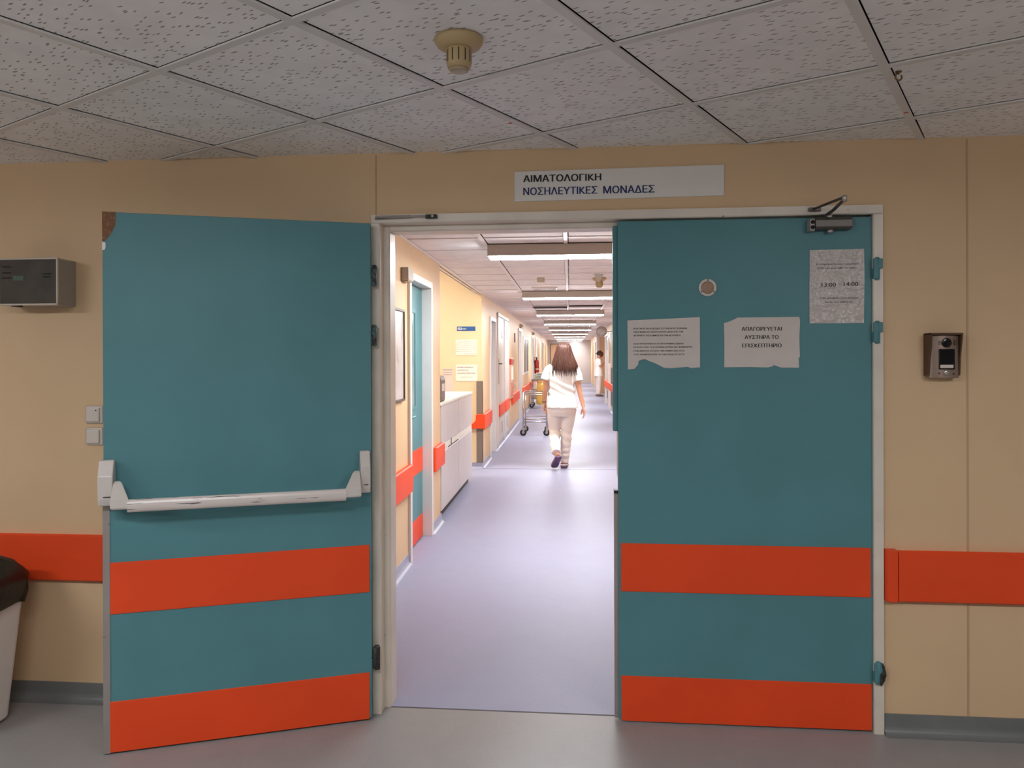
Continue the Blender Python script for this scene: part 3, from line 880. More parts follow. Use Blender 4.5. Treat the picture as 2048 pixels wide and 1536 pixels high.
rail_x(1.229, 4.2, True, 'orange crash rail with rounded end cap right of the closed leaf')

# ceiling fittings
def detector(loc, label, cor=False, s=1.0):
    t = thing('smoke_detector', label, 'smoke detector', loc, 0, None, cor)
    mb = MB(); mb.lathe([(0.050 * s, 0.0), (0.066 * s, -0.004 * s), (0.066 * s, -0.012 * s), (0.058 * s, -0.024 * s), (0.040 * s, -0.031 * s), (0.034 * s, -0.031 * s)], (0, 0, 0), 'z', 40); mb.build('base', 'detector', t)
    mb = MB(); mb.lathe([(0.033 * s, -0.029 * s), (0.034 * s, -0.034 * s), (0.034 * s, -0.071 * s), (0.031 * s, -0.082 * s), (0.026 * s, -0.084 * s)], (0, 0, 0), 'z', 36); mb.build('sensor_head', 'detector', t)
    mb = MB(); mb.lathe([(0.026 * s, -0.083 * s), (0.025 * s, -0.090 * s), (0.016 * s, -0.093 * s), (0.003 * s, -0.0935 * s)], (0, 0, 0), 'z', 28); mb.build('lens', 'lensglass', t)
    mb = MB()
    for k in range(12):
        a = 2 * PI * k / 12 + 0.13
        c, s2 = math.cos(a), math.sin(a)
        r0, r1, hw = 0.0325 * s, 0.0346 * s, 0.0013 * s
        P = [(c * r - s2 * w_, s2 * r + c * w_) for r, w_ in ((r0, -hw), (r1, -hw), (r1, hw), (r0, hw))]
        mb.prism(P, 'z', -0.070 * s, -0.037 * s)
    mb.build('vent_slots', 'slot', t)
    return t
detector((-0.312, -1.13, ZC + 0.008), 'yellowed smoke detector with slotted head on the lobby ceiling')
hk = thing('ceiling_hook', 'small brass ring hook on the ceiling above the closed leaf', 'hook', (0.985, -0.755, ZC + 0.008))
mb = MB(); mb.lathe([(0.009, 0.0), (0.009, -0.003), (0.004, -0.005), (0.002, -0.009)], n=16); mb.build('hook_base', 'brass', hk)
mb = MB(); mb.tube([(0.011 * math.cos(a) , 0.004 * math.cos(a), -0.017 + 0.010 * math.sin(a)) for a in [0.5 * PI - 0.2 + 5.6 * k / 16 for k in range(17)]], 0.0026, 8); mb.build('ring', 'brass', hk)
for p, lab in (((-0.236, -0.389), 'small red tape mark on the ceiling bar nearer the sign'), ((1.168, -0.367), 'small red tape mark on the ceiling bar above the door closer')):
    mb = MB(); mb.box(-0.007, 0.007, -0.005, 0.005, -0.0012, 0.0)
    o = mb.build('tape_mark', 'redtape'); place(o, (p[0], p[1], ZC), -GA); tag(o, lab, 'tape', 'red tape marks on the ceiling grid')

# waste bin with a black liner, cut by the left edge of the picture
bn = thing('waste_bin', 'pale tapered waste bin with a black liner by the left wall', 'bin', (-2.56, -0.30, 0.0), 0.0)
def sq(hx, hy, z, r=0.03, cx=0.0, cy=0.0, wob=0.0, seed=0, n=6):
    out = []
    rr = random.Random(seed)
    for qx, qy, a0 in ((1, 1, 0), (-1, 1, 90), (-1, -1, 180), (1, -1, 270)):
        for k in range(n):
            a = math.radians(a0 + 90 * k / (n - 1))
            out.append((cx + qx * (hx - r) + r * math.cos(a) + rr.uniform(-wob, wob), cy + qy * (hy - r) + r * math.sin(a) + rr.uniform(-wob, wob), z + rr.uniform(-wob, wob)))
    return out
mb = MB(); mb.rings([sq(0.185, 0.115, 0.012), sq(0.19, 0.12, 0.02), sq(0.235, 0.165, 0.60), sq(0.24, 0.17, 0.605), sq(0.23, 0.16, 0.605), sq(0.18, 0.11, 0.03)], smooth=False); mb.build('body', 'bin', bn)
mb = MB(); mb.rings([sq(0.165, 0.10, 0.0), sq(0.165, 0.10, 0.02)]); mb.build('foot', 'blackm', bn)
mb = MB()
R = []
for i, (hx, hy, z, wb) in enumerate(((0.245, 0.176, 0.500, 0.014), (0.250, 0.182, 0.53, 0.008), (0.254, 0.186, 0.58, 0.004), (0.258, 0.192, 0.602, 0.004), (0.250, 0.184, 0.626, 0.005), (0.21, 0.145, 0.668, 0.006), (0.15, 0.09, 0.700, 0.007), (0.08, 0.04, 0.712, 0.006))):
    R.append(sq(hx, hy, z, min(hx, hy) * 0.4, wob=wb, seed=i + 3))
mb.rings(R); mb.build('liner', 'bag', bn)

# lobby luminaires (behind the camera)
def luminaire(loc, label, diff, cor, group, rz=0.0):
    t = thing('ceiling_light', label, 'ceiling light', loc, rz, group, cor)
    mb = MB(); mb.box(-0.625, 0.625, -0.085, 0.085, -0.084, 0.0, 0.003, 1); mb.build('housing', 'housing', t)
    mb = MB(); mb.prism([(-0.081, -0.0845), (-0.058, -0.099), (0.058, -0.099), (0.081, -0.0845)], 'x', -0.612, 0.612); mb.build('diffuser', diff, t)
    return t
for x, y, lab in ((-3.4, -2.6, 'lit ceiling light over the lobby nearer the waste bin'), (-1.0, -2.7, 'lit ceiling light over the middle of the lobby'), (1.9, -2.8, 'lit ceiling light over the lobby nearer the intercom')):
    luminaire((x, y, ZC), lab, 'diff_lobby', False, 'lobby ceiling lights')

# ================================================================== CORRIDOR
ordn = ['first', 'second', 'third', 'fourth', 'fifth', 'sixth', 'seventh', 'eighth', 'ninth']
for k in range(9):
    luminaire((-0.01, 2.57 + 4.2 * k, ZCC), ordn[k] + ' lit fluorescent ceiling light along the corridor, counted from the doorway', 'diff', True, 'corridor ceiling lights')
detector((0.30, 5.12, ZCC + 0.008), 'smoke detector with a grey arrow plate on the corridor ceiling', True, 1.15)
mb = MB(); mb.prism([(-0.050, 0.0), (0.050, 0.0), (0.0, -0.10)], 'y', -0.0015, 0.0015)
o = mb.build('arrow_plate', 'housing'); place(o, (0.275, 4.62, ZCC), 0, True); tag(o, 'grey triangular plate hanging before the corridor smoke detector', 'sign')
bx = thing('ceiling_box', 'small beige box on the corridor ceiling beyond the first light', 'junction box', (-0.33, 5.06, ZCC + 0.008), 0, None, True)
mb = MB(); mb.box(-0.04, 0.04, -0.03, 0.03, -0.048, 0.0, 0.004); mb.build('case', 'detector', bx)
mb = MB(); mb.box(-0.03, 0.03, -0.0325, -0.03, -0.042, -0.008, 0.001, 1); mb.build('lid', 'housing', bx)
def vent(loc, w_, d_, label, m_):
    t = thing('ceiling_vent', label, 'vent', loc, 0, None, True)
    mb = MB(); mb.box(-w_ / 2, w_ / 2, -d_ / 2, d_ / 2, -0.006, 0.001); mb.build('vent_plate', m_, t)
    mb = MB()
    for s in (-1, 1):
        mb.box(-w_ / 2 - 0.02, w_ / 2 + 0.02, s * d_ / 2 - 0.012, s * d_ / 2 + 0.012, -0.012, 0.0, 0.002, 1)
        mb.box(s * w_ / 2 - 0.012, s * w_ / 2 + 0.012, -d_ / 2, d_ / 2, -0.012, 0.0, 0.002, 1)
    mb.build('vent_frame', 'tbar_corr', t)
    n = 9
    for i in range(n):
        y = -d_ / 2 + d_ * (i + 0.5) / n
        mb = MB(); mb.prism([(y - 0.012, -0.004), (y - 0.009, -0.004), (y + 0.012, -0.016), (y + 0.009, -0.016)], 'x', -w_ / 2, w_ / 2); mb.build('slat', m_, t)
vent((-0.35, 9.83, ZCC), 0.58, 0.56, 'dark square vent in the corridor ceiling between the second and third lights', 'vent')
vent((-0.33, 6.32, ZCC + 0.006), 0.28, 0.26, 'pale vent in the corridor ceiling just before the second light', 'ventpale')

# framed poster, exit lamp, teal side door
fp = thing('framed_poster', 'dark framed poster on the left corridor wall before the teal side door', 'poster', (XL, 1.50, 1.205), 0, None, True)
mb = MB()
mb.box(0, 0.022, 0, 0.612, 0, 0.016, 0.002, 1); mb.box(0, 0.022, 0, 0.612, 0.622, 0.638, 0.002, 1)
mb.box(0, 0.022, 0, 0.016, 0, 0.638, 0.002, 1); mb.box(0, 0.022, 0.596, 0.612, 0, 0.638, 0.002, 1)
mb.build('picture_frame', 'pictframe', fp)
mb = MB(); mb.box(0.002, 0.012, 0.01, 0.602, 0.01, 0.628); mb.build('print', 'poster', fp)
el = thing('emergency_lamp', 'small unlit grey lamp box beside the top corner of the teal side door', 'lamp', (XL, 2.08, 2.045), 0, None, True)
mb = MB(); mb.box(0, 0.055, 0, 0.17, 0.008, 0.098, 0.005); mb.build('case', 'housing', el)
mb = MB(); mb.box(0.006, 0.048, 0.02, 0.15, 0.0, 0.012, 0.003); mb.build('lens', 'lensglass', el)

def casing_y(mb, y0, y1, zt, x, sgn, wd=0.05, proud=0.022, depth=0.075):
    """casing and reveal of a doorway in a wall along y; sgn: side of the corridor"""
    xo = x + sgn * proud
    xi = x - sgn * depth
    a, b = min(xo, xi), max(xo, xi)
    mb.box(a, b, y0 - wd, y0 + 0.005, 0, zt + wd, 0.003, 1)
    mb.box(a, b, y1 - 0.005, y1 + wd, 0, zt + wd, 0.003, 1)
    mb.box(a, b, y0 + 0.005, y1 - 0.005, zt - 0.005, zt + wd, 0.003, 1)

def side_door(num, y0, y1, zt, x, sgn, leafmat, label, bands=True, pane=None, lever=None, depth=0.070, framemat='white', bandz=((0.52, 0.72),), slots=()):
    t = thing('door_%d' % num, label, 'door', (x, y0, 0), 0, None, True, 'structure')
    mb = MB(); casing_y(mb, 0.0, y1 - y0, zt, 0.0, sgn, depth=depth + 0.04); mb.build('casing', framemat, t)
    lx = -sgn * depth
    L = y1 - y0
    mb = MB(); mb.box(min(lx, lx - sgn * 0.04), max(lx, lx - sgn * 0.04), 0.008, L - 0.008, 0.008, zt - 0.008, 0.002, 1); mb.build('leaf', leafmat, t)
    for z0, z1 in bandz:
        if bands:
            mb = MB(); mb.box(min(lx, lx + sgn * 0.004), max(lx, lx + sgn * 0.004), 0.012, L - 0.012, z0, z1, 0.001, 1); mb.build('protection_strip', 'orange', t)
    if pane:
        py0, py1, pz0, pz1, pm = pane
        mb = MB()
        for q0, q1, r0, r1 in ((py0 - 0.03, py1 + 0.03, pz0 - 0.03, pz0), (py0 - 0.03, py1 + 0.03, pz1, pz1 + 0.03), (py0 - 0.03, py0, pz0, pz1), (py1, py1 + 0.03, pz0, pz1)):
            mb.box(min(lx, lx + sgn * 0.008), max(lx, lx + sgn * 0.008), q0, q1, r0, r1, 0.002, 1)
        mb.build('glazing_bead', leafmat, t)
        mb = MB(); mb.box(min(lx, lx + sgn * 0.002), max(lx, lx + sgn * 0.002), py0, py1, pz0, pz1); mb.build('glass_pane', pm, t)
    if lever:
        hy, hz, dr = lever
        mb = MB()
        mb.box(min(lx, lx + sgn * 0.008), max(lx, lx + sgn * 0.008), hy - 0.02, hy + 0.02, hz - 0.16, hz + 0.06, 0.003, 1)
        mb.tube([(lx + sgn * 0.006, hy, hz), (lx + sgn * 0.05, hy, hz), (lx + sgn * 0.052, hy + dr * 0.02, hz), (lx + sgn * 0.052, hy + dr * 0.12, hz)], 0.009, 10)
        mb.build('door_handle', 'steel' if leafmat != 'teal' else 'teal', t)
    for s0, s1, z0, z1 in slots:
        mb = MB(); mb.box(min(lx, lx + sgn * 0.003), max(lx, lx + sgn * 0.003), s0, s1, z0, z1); mb.build('vent_slot', 'vent', t)
    return t
side_door(3, 2.34, 3.16, 2.09, XL, 1, 'teal', 'teal side door with orange bands and white casing before the counter', pane=(0.10, 0.50, 1.12, 1.86, 'glassteal'), lever=(0.15, 1.05, 1), depth=0.062, bandz=((0.56, 0.76), (0.012, 0.20)))
side_door(4, 8.06, 8.80, 2.05, XL, 1, 'whitedoor', 'white doorway just beyond the counter alcove', lever=(0.12, 1.05, 1), depth=0.085)
# flush white double door with slit windows
for num, y0, y1, sl in ((5, 9.15, 10.28, 'near'), (6, 10.34, 11.28, 'far')):
    t = thing('door_%d' % num, {'near': 'white flush door with slit window and lever handle past the counter alcove', 'far': 'second white flush door with slit window, before the red hose cabinet'}[sl], 'door', (XL, y0, 0), 0, None, True, 'structure')
    L = y1 - y0
    mb = MB(); mb.box(-0.01, 0.018, 0.0, L, 0.09, 2.16, 0.002, 1); mb.build('leaf', 'whitedoor', t)
    mb = MB(); mb.box(-0.01, 0.028, -0.022, 0.0, 0.02, 2.22, 0.002, 1); mb.box(-0.01, 0.028, L, L + 0.022, 0.02, 2.22, 0.002, 1); mb.box(-0.01, 0.028, -0.022, L + 0.022, 2.165, 2.22, 0.002, 1); mb.build('casing', 'white', t)
    mb = MB(); mb.box(0.018, 0.045, 0.01, L - 0.01, 0.52, 0.715, 0.006, 2); mb.build('protection_strip', 'orange', t)
    mb = MB(); mb.box(0.018, 0.021, 0.55 * L, 0.80 * L, 1.82, 2.02); mb.build('glass_pane', 'glassdark', t)
    mb = MB(); mb.box(0.018, 0.0215, 0.55 * L, 0.72 * L, 0.20, 0.40); mb.build('vent_slot', 'ventpale', t)
    if sl == 'near':
        mb = MB(); mb.box(0.018, 0.026, 0.06, 0.10, 1.05, 1.46, 0.002, 1)
        mb.tube([(0.02, 0.08, 1.385), (0.066, 0.08, 1.385), (0.068, 0.10, 1.385), (0.068, 0.24, 1.385)], 0.010, 10); mb.build('door_handle', 'darksteel', t)
# hose cabinet
hc = thing('hose_cabinet', 'tall red fire hose cabinet on the left corridor wall', 'fire cabinet', (XL, 11.52, 0.68), 0, None, True)
mb = MB(); mb.box(0, 0.05, 0, 0.62, 0, 0.80, 0.006); mb.build('case', mat('pale_cabinet', (0.60, 0.36, 0.28), 0.4), hc)
mb = MB(); mb.box(0.05, 0.056, 0.06, 0.50, 0.36, 0.62, 0.002, 1); mb.build('window', 'notice', hc)
mb = MB(); mb.box(0.05, 0.058, 0.06, 0.48, 0.03, 0.31, 0.002, 1); mb.build('lower_panel', mat('faded_red', (0.55, 0.17, 0.11), 0.4), hc)
mb = MB(); mb.tube([(0.05, 0.55, 0.20), (0.075, 0.55, 0.20), (0.075, 0.55, 0.30), (0.05, 0.55, 0.30)], 0.007, 8); mb.build('handle', 'steel', hc)
mb = MB(); mb.box(0.0, 0.056, -0.004, 0.624, 0.66, 0.77, 0.003, 1); mb.build('top_band', 'red', hc)
# wall plate
mb = MB(); mb.box(0, 0.02, 0, 0.16, 0, 0.2, 0.003); o = mb.build('wall_plate', 'brown'); place(o, (XL, 13.05, 1.80), 0, True); tag(o, 'small dark plate high on the left corridor wall past the hose cabinet', 'wall plate')
side_door(7, 14.30, 15.35, 2.10, XL, 1, 'whitedoor', 'white recessed doorway past the hose cabinet on the left', lever=(0.14, 1.05, 1), depth=0.09, bands=False)
# glazed panel in the left wall
gp = thing('window_1', 'tall dark glazed panel in the left corridor wall past the recessed doorway', 'window', (XL, 16.0, 0), 0, None, True, 'structure')
mb = MB(); mb.box(0, 0.014, 0.15, 2.15, 1.08, 1.94); mb.build('glass_pane', 'glassdark', gp)
mb = MB()
for q in ((0.08, 2.22, 1.02, 1.08), (0.08, 2.22, 1.94, 2.0), (0.08, 0.15, 1.08, 1.94), (2.15, 2.22, 1.08, 1.94), (1.05, 1.25, 1.08, 1.94)):
    mb.box(0, 0.025, q[0], q[1], q[2], q[3], 0.003, 1)
mb.build('window_frame', 'white', gp)
side_door(8, 20.6, 21.4, 2.08, XL, 1, 'whitedoor', 'white doorway beside the second trolley on the left', depth=0.09, bands=False)
side_door(9, 23.0, 23.9, 2.08, XL, 1, 'whitedoor', 'white doorway just before the red extinguisher on the left', depth=0.09, bands=False)
side_door(10, 30.2, 31.1, 2.08, XL, 1, 'wood', 'wooden doorway beyond the red extinguisher on the left', depth=0.09, bands=False)
for y, z, lab in ((14.9, 2.17, 'small beige lamp over the recessed doorway past the hose cabinet'), (20.9, 2.16, 'small beige lamp over the doorway beside the second trolley')):
    t = thing('door_lamp', lab, 'lamp', (XL, y, z), 0, 'small lamps over corridor doorways', True)
    mb = MB(); mb.box(0, 0.05, -0.06, 0.06, 0.0, 0.10, 0.006); mb.build('case', 'housing', t)
    mb = MB(); mb.ell((0.055, 0, 0.05), (0.03, 0.04, 0.035), 12, 8); mb.build('lens', 'lensglass', t)
# added spot lamp without a fitting, makes the bright patch on the end wall
sp_d = bpy.data.lights.new('end_spot', 'SPOT'); sp_d.energy = 130.0; sp_d.color = (1.0, 0.97, 0.93); sp_d.spot_size = math.radians(75); sp_d.spot_blend = 1.0; sp_d.shadow_soft_size = 0.06
sp = bpy.data.objects.new('end_spot', sp_d); COL.objects.link(sp)
sp.matrix_world = CR @ Matrix.Translation((0.30, 36.9, 2.33)) @ Vector((0.0, 1.1, -0.75)).to_track_quat('-Z', 'Y').to_matrix().to_4x4()
# end door
ed = thing('door_11', 'pale wooden door in the end wall of the corridor', 'door', (-1.02, YE, 0), 0, None, True, 'structure')
mb = MB(); mb.box(0.0, 0.92, -0.02, 0.0, 0.01, 2.10, 0.002, 1); mb.build('leaf', 'wood', ed)
mb = MB(); mb.box(-0.05, 0.0, -0.035, 0.0, 0, 2.15, 0.002, 1); mb.box(0.92, 0.97, -0.035, 0.0, 0, 2.15, 0.002, 1); mb.box(-0.05, 0.97, -0.035, 0, 2.10, 2.15, 0.002, 1); mb.build('casing', 'brown', ed)
mb = MB(); mb.tube([(0.84, -0.02, 1.05), (0.84, -0.06, 1.05), (0.74, -0.06, 1.05)], 0.009, 8); mb.build('door_handle', 'steel', ed)

# added side bay, out of view; its glowing pane brightens the end wall
mb = MB(); mb.box(-3.1, -1.34, 36.0, 36.1, 0, 2.45); mb.box(-3.1, -1.34, 37.5, 37.6, 0, 2.45); mb.box(-3.2, -3.1, 36.0, 37.6, 0, 0.9); mb.box(-3.2, -3.1, 36.0, 37.6, 2.2, 2.45); mb.box(-3.2, -1.34, 36.0, 37.6, 2.4, 2.45)
struct(mb, 'wall_bay', 'white', True)
wb = thing('window_3', 'bright window of the side bay near the corridor end', 'window', (-3.12, 36.1, 0.9), 0, None, True, 'structure')
mb = MB(); mb.box(-0.01, 0.0, 0.0, 1.4, 0.0, 1.3); mb.build('glass_pane', 'daylight', wb)  # added glowing sheet, not window glass

# crash rails in the corridor
def rail_y(x, sgn, y0, y1, label, cap0=True, cap1=False, z0=0.528):
    t = thing('crash_rail', label, 'crash rail', (x, y0, z0), 0, 'orange crash rails in the corridor', True)
    L = y1 - y0
    prof = [(0.0, 0.006), (sgn * 0.030, 0.0), (sgn * 0.040, 0.008), (sgn * 0.042, 0.10), (sgn * 0.040, 0.196), (sgn * 0.030, 0.204), (0.0, 0.198)]
    a = 0.045 if cap0 else 0.0
    b = L - (0.045 if cap1 else 0.0)
    mb = MB(); mb.prism(prof, 'y', a, b); mb.build('rail', 'orange', t)
    for on, q0, q1, e in ((cap0, 0.0, 0.044, 1), (cap1, L, L - 0.044, -1)):
        if on:
            mb = MB(); mb.prism([(0, q0), (sgn * 0.030, q0), (sgn * 0.040, q0 + e * 0.008), (sgn * 0.0435, q0 + e * 0.02), (sgn * 0.0435, q1), (0, q1)], 'z', 0.0, 0.205, 0.002); mb.build('end_cap', 'orange', t)
    return t
rail_y(XL, 1, 0.30, 2.285, 'orange crash rail below the framed poster', True, False)
rail_y(XL, 1, 3.225, 3.70, 'short orange crash rail between teal side door and counter', True, False)
rail_y(XL, 1, 11.95 + 0.2, 14.2, 'orange crash rail between hose cabinet and recessed doorway', True, False)
rail_y(XL, 1, 15.45, 20.5, 'long orange crash rail behind the two steel trolleys', True, True)
rail_y(XL, 1, 24.0, 30.1, 'orange crash rail below the red extinguisher', True, True)
# rail wrapped round the wall corner past the counter
t = thing('crash_rail', 'bright orange crash rail wrapped round the brown corner guard past the counter', 'crash rail', (XL, 7.0, 0.528), 0, 'orange crash rails in the corridor', True)
mb = MB(); mb.prism([(-0.165, 0.012), (0.035, 0.012), (0.035, 0.205), (-0.072, 0.205), (-0.078, 0.165), (-0.080, 0.125), (-0.105, 0.092), (-0.150, 0.062), (-0.165, 0.045)], 'y', -0.050, -0.0145, 0.003); mb.build('end_piece', 'orange', t)
mb = MB(); mb.prism([(0.0125, 0.003), (0.030, 0.0), (0.040, 0.008), (0.042, 0.10), (0.040, 0.196), (0.030, 0.204), (0.0125, 0.201)], 'y', -0.013, 0.98); mb.build('rail', 'orange', t)
mb = MB(); mb.box(-0.073, 0.012, -0.014, 0.0, 0.082, 1.178, 0.003, 1)
mb.box(-0.0005, 0.012, -0.014, 0.05, 0.082, 1.178, 0.003, 1)
o = mb.build('corner_guard', 'brown'); place(o, (XL, 7.0, 0), 0, True); tag(o, 'tall brown corner guard on the wall end past the counter', 'corner guard')

# reception counter
ct = thing('reception_counter', 'white panelled reception counter in the alcove on the left', 'counter', (XL, 3.74, 0), 0, None, True)
CL = 2.20
mb = MB(); mb.box(-0.55, -0.02, 0.0, CL, 0.10, 1.058); mb.build('carcass', 'counter', ct)
mb = MB(); mb.box(-0.55, -0.045, 0.02, CL - 0.02, 0.0, 0.10); mb.build('plinth', 'vent', ct)
for a, b in ((0.0, 1.10), (1.112, CL)):
    for z0, z1 in ((0.09, 0.625), (0.70, 1.055)):
        mb = MB(); mb.box(-0.02, 0.0, a + 0.002, b - 0.002, z0, z1, 0.002, 1); mb.build('panel', 'counter', ct)
mb = MB(); mb.box(-0.02, -0.004, 0.0, CL, 0.628, 0.697); mb.build('bare_strip', 'top', ct)
mb = MB(); mb.box(-0.62, 0.008, -0.015, CL + 0.015, 1.058, 1.086, 0.003, 1); mb.build('countertop', 'top', ct)
mb = MB(); mb.box(-0.004, 0.0015, 0.42, 1.08, 0.632, 0.638); mb.box(-0.004, 0.0015, 0.60, 0.608, 0.628, 0.70); mb.build('crack', 'vent', ct)
mn = thing('desk_device', 'upright grey device standing at the near end of the counter', 'device', (XL - 0.02, 3.86, 1.086), 0, None, True)
mb = MB(); mb.prism([(-0.055, 0.01), (0.0, 0.01), (0.002, 0.20), (-0.008, 0.235), (-0.030, 0.243), (-0.055, 0.243)], 'y', 0.0, 0.22, 0.004); mb.build('case', mat('mauve_grey_plastic', (0.16, 0.12, 0.12), 0.45), mn)
mb = MB(); mb.box(-0.05, -0.005, 0.02, 0.20, 0.0, 0.012, 0.002, 1); mb.build('foot', 'blackm', mn)
mb = MB(); mb.box(0.0015, 0.0035, 0.03, 0.18, 0.10, 0.17); mb.build('keypad', 'switch', mn)
# notices on the yellow wall of the alcove
def flat_y7(name, x0, x1, z0, z1, m_, label, cat='notice'):
    t = thing(name, label, cat, (x0, 6.998, z0), 0, None, True)
    mb = MB(); mb.box(0, x1 - x0, -0.003, 0, 0, z1 - z0, 0.0008, 1); mb.build('sheet' if cat == 'notice' else 'plate', m_, t)
    return t
t = flat_y7('room_sign', -1.535, -1.284, 1.852, 1.913, 'bluesign', 'small blue sign above two notices on the yellow alcove wall', 'sign')
text_mesh('lettering', [('Θ2', 0.012, 0.068, 0.015, 0.032), ('ιατρείο', 0.074, 0.126, 0.022, 0.016)], 'whiteink', t, y=-0.003, bold=0.02)
t = flat_y7('paper_notice', -1.553, -1.268, 1.525, 1.735, 'notice', 'white notice full of text below the blue sign on the yellow wall')
ln = []
for i, (a, b) in enumerate(((0.03, 0.255), (0.005, 0.28), (0.005, 0.28), (0.005, 0.28), (0.01, 0.28), (0.005, 0.22), (0.12, 0.28))):
    ln.append(('ΩΡΕΣ ΕΠΙΣΚΕΠΤΗΡΙΟΥ' if i == 0 else 'παρακαλούμε να τηρείται ησυχία στον χώρο', a, b, 0.175 - i * 0.026, 0.011 if i == 0 else 0.008))
text_mesh('lettering', ln, 'inkgrey', t, y=-0.003, bold=0.0, depth=0.0005)
t = flat_y7('paper_notice', -1.553, -1.262, 1.176, 1.398, 'notice', 'lower white notice with rounded corners on the yellow alcove wall')
ln = [('ΚΛΙΝΙΚΗ ΜΟΝΑΔΑ', 0.02, 0.235, 0.178, 0.017), ('ΑΠΑΓΟΡΕΥΕΤΑΙ', 0.02, 0.17, 0.138, 0.017), ('Η ΕΙΣΟΔΟΣ ΧΩΡΙΣ ΑΔΕΙΑ', 0.02, 0.27, 0.098, 0.017), ('ευχαριστούμε', 0.06, 0.23, 0.05, 0.010)]
text_mesh('lettering', ln, 'inkgrey', t, y=-0.003, bold=0.012, depth=0.0005)
t = flat_y7('paper_notice', -1.735, -1.590, 0.98, 1.345, 'pinkpaper', 'pinkish notice behind the grey counter device')
mb = MB(); mb.box(0.004, 0.14, -0.0036, -0.003, 0.345, 0.352); mb.box(0.01, 0.13, -0.0036, -0.003, 0.31, 0.314); mb.box(0.01, 0.13, -0.0036, -0.003, 0.28, 0.284); mb.build('printed_lines', 'inkgrey', t)
# alcove lamp
at_ = thing('alcove_light', 'lit warm ceiling light inside the counter alcove', 'ceiling light', (-2.1, 5.3, 2.9), 0, None, True)
mb = MB(); mb.box(-0.3, 0.3, -0.3, 0.3, -0.05, 0.0, 0.003, 1); mb.build('housing', 'housing', at_)
mb = MB(); mb.box(-0.28, 0.28, -0.28, 0.28, -0.065, -0.05, 0.004, 1); mb.build('diffuser', 'diff_alcove', at_)

# fire extinguisher
fe = thing('fire_extinguisher', 'dark red fire extinguisher hanging on the left corridor wall', 'fire extinguisher', (XL + 0.10, 21.85, 0.915), 0, None, True)
mb = MB(); mb.lathe([(0.05, 0.0), (0.072, 0.012), (0.076, 0.04), (0.076, 0.40), (0.066, 0.445), (0.03, 0.475), (0.022, 0.49)], n=24); mb.build('cylinder', 'red', fe)
mb = MB(); mb.lathe([(0.024, 0.488), (0.026, 0.52), (0.012, 0.535)], n=14); mb.tube([(0, -0.01, 0.53), (0.0, -0.10, 0.56)], 0.010, 8); mb.tube([(0, -0.01, 0.515), (0.0, -0.09, 0.51)], 0.008, 8); mb.build('valve', 'blackm', fe)
mb = MB(); mb.tube([(-0.01, 0.0, 0.52), (-0.07, -0.05, 0.54), (-0.08, -0.075, 0.46), (-0.06, -0.085, 0.25), (-0.05, -0.085, 0.12)], [0.010, 0.010, 0.010, 0.010, 0.018], 8); mb.build('hose', 'blackm', fe)
mb = MB(); mb.lathe([(0.0775, 0.14), (0.0775, 0.17)], n=24); mb.build('instruction_label', 'notice', fe)
mb = MB(); mb.box(-0.098, -0.07, -0.03, 0.03, 0.36, 0.46); mb.build('bracket', 'steel', fe)

# trolleys
def caster(parent, x, y, r=0.062):
    e = bpy.data.objects.new('caster', None); COL.objects.link(e); e.parent = parent; e.location = (x, y, 0)
    mb = MB(); mb.lathe([(r * 0.72, -0.015), (r * 0.95, -0.015), (r, -0.009), (r, 0.009), (r * 0.95, 0.015), (r * 0.72, 0.015)], (0, 0, r), 'y', 24)
    mb.build('tyre', 'blackm', e)
    mb = MB(); mb.lathe([(r * 0.1, -0.017), (r * 0.35, -0.016), (r * 0.74, -0.010), (r * 0.74, 0.010), (r * 0.35, 0.016), (r * 0.1, 0.017)], (0, 0, r), 'y', 20)
    mb.build('wheel_hub', 'steel', e)
    mb = MB()
    for s in (-1, 1):
        mb.prism([(-0.018, r), (0.018, r), (0.032, 2 * r + 0.01), (-0.012, 2 * r + 0.01)], 'y', s * 0.020 - 0.0015, s * 0.020 + 0.0015)
    mb.box(-0.014, 0.034, -0.0215, 0.0215, 2 * r + 0.008, 2 * r + 0.014); mb.build('fork', 'steel', e)
    return e
def trolley(loc, W_, D_, label, H=0.82, rz=0.0, shelf=False):
    t = thing('steel_trolley', label, 'trolley', loc, rz, 'steel trolleys along the left wall', True)
    for x in (0, W_):
        for y in (0, D_):
            mb = MB(); mb.tube([(x, y, 0.13), (x, y, H)], 0.0135, 10); mb.build('leg', 'steel', t)
            caster(t, x, y)
    mb = MB()
    for z in (H - 0.008, H - 0.045):
        mb.tube([(0, 0, z), (W_, 0, z), (W_, D_, z), (0, D_, z), (0, 0, z)], 0.010, 8)
    if shelf:
        mb.box(-0.005, W_ + 0.005, -0.005, D_ + 0.005, H - 0.012, H + 0.003, 0.003, 1)
    mb.build('top_shelf' if shelf else 'top_frame', 'steel', t)
    mb = MB()
    for z in (0.262, 0.312):
        mb.tube([(0, 0, z), (W_, 0, z), (W_, D_, z), (0, D_, z), (0, 0, z)], 0.010, 8)
    mb.build('lower_frame', 'steel', t)
    return t
trolley((-0.90, 11.2, 0), 0.44, 0.75, 'empty steel trolley standing before the walking woman')
t2 = trolley((-1.12, 18.9, 0), 0.50, 0.80, 'steel trolley carrying folded linen and a yellow sack', 0.82, 0.0, True)
mb = MB(); mb.tube([(0, 0, 0.52), (0.5, 0, 0.52)], 0.012, 8); mb.tube([(0.02, 0, 0.50), (0.25, 0.25, 0.30), (0.48, 0.5, 0.50)], 0.010, 8); mb.build('cross_bar', 'steel', t2)
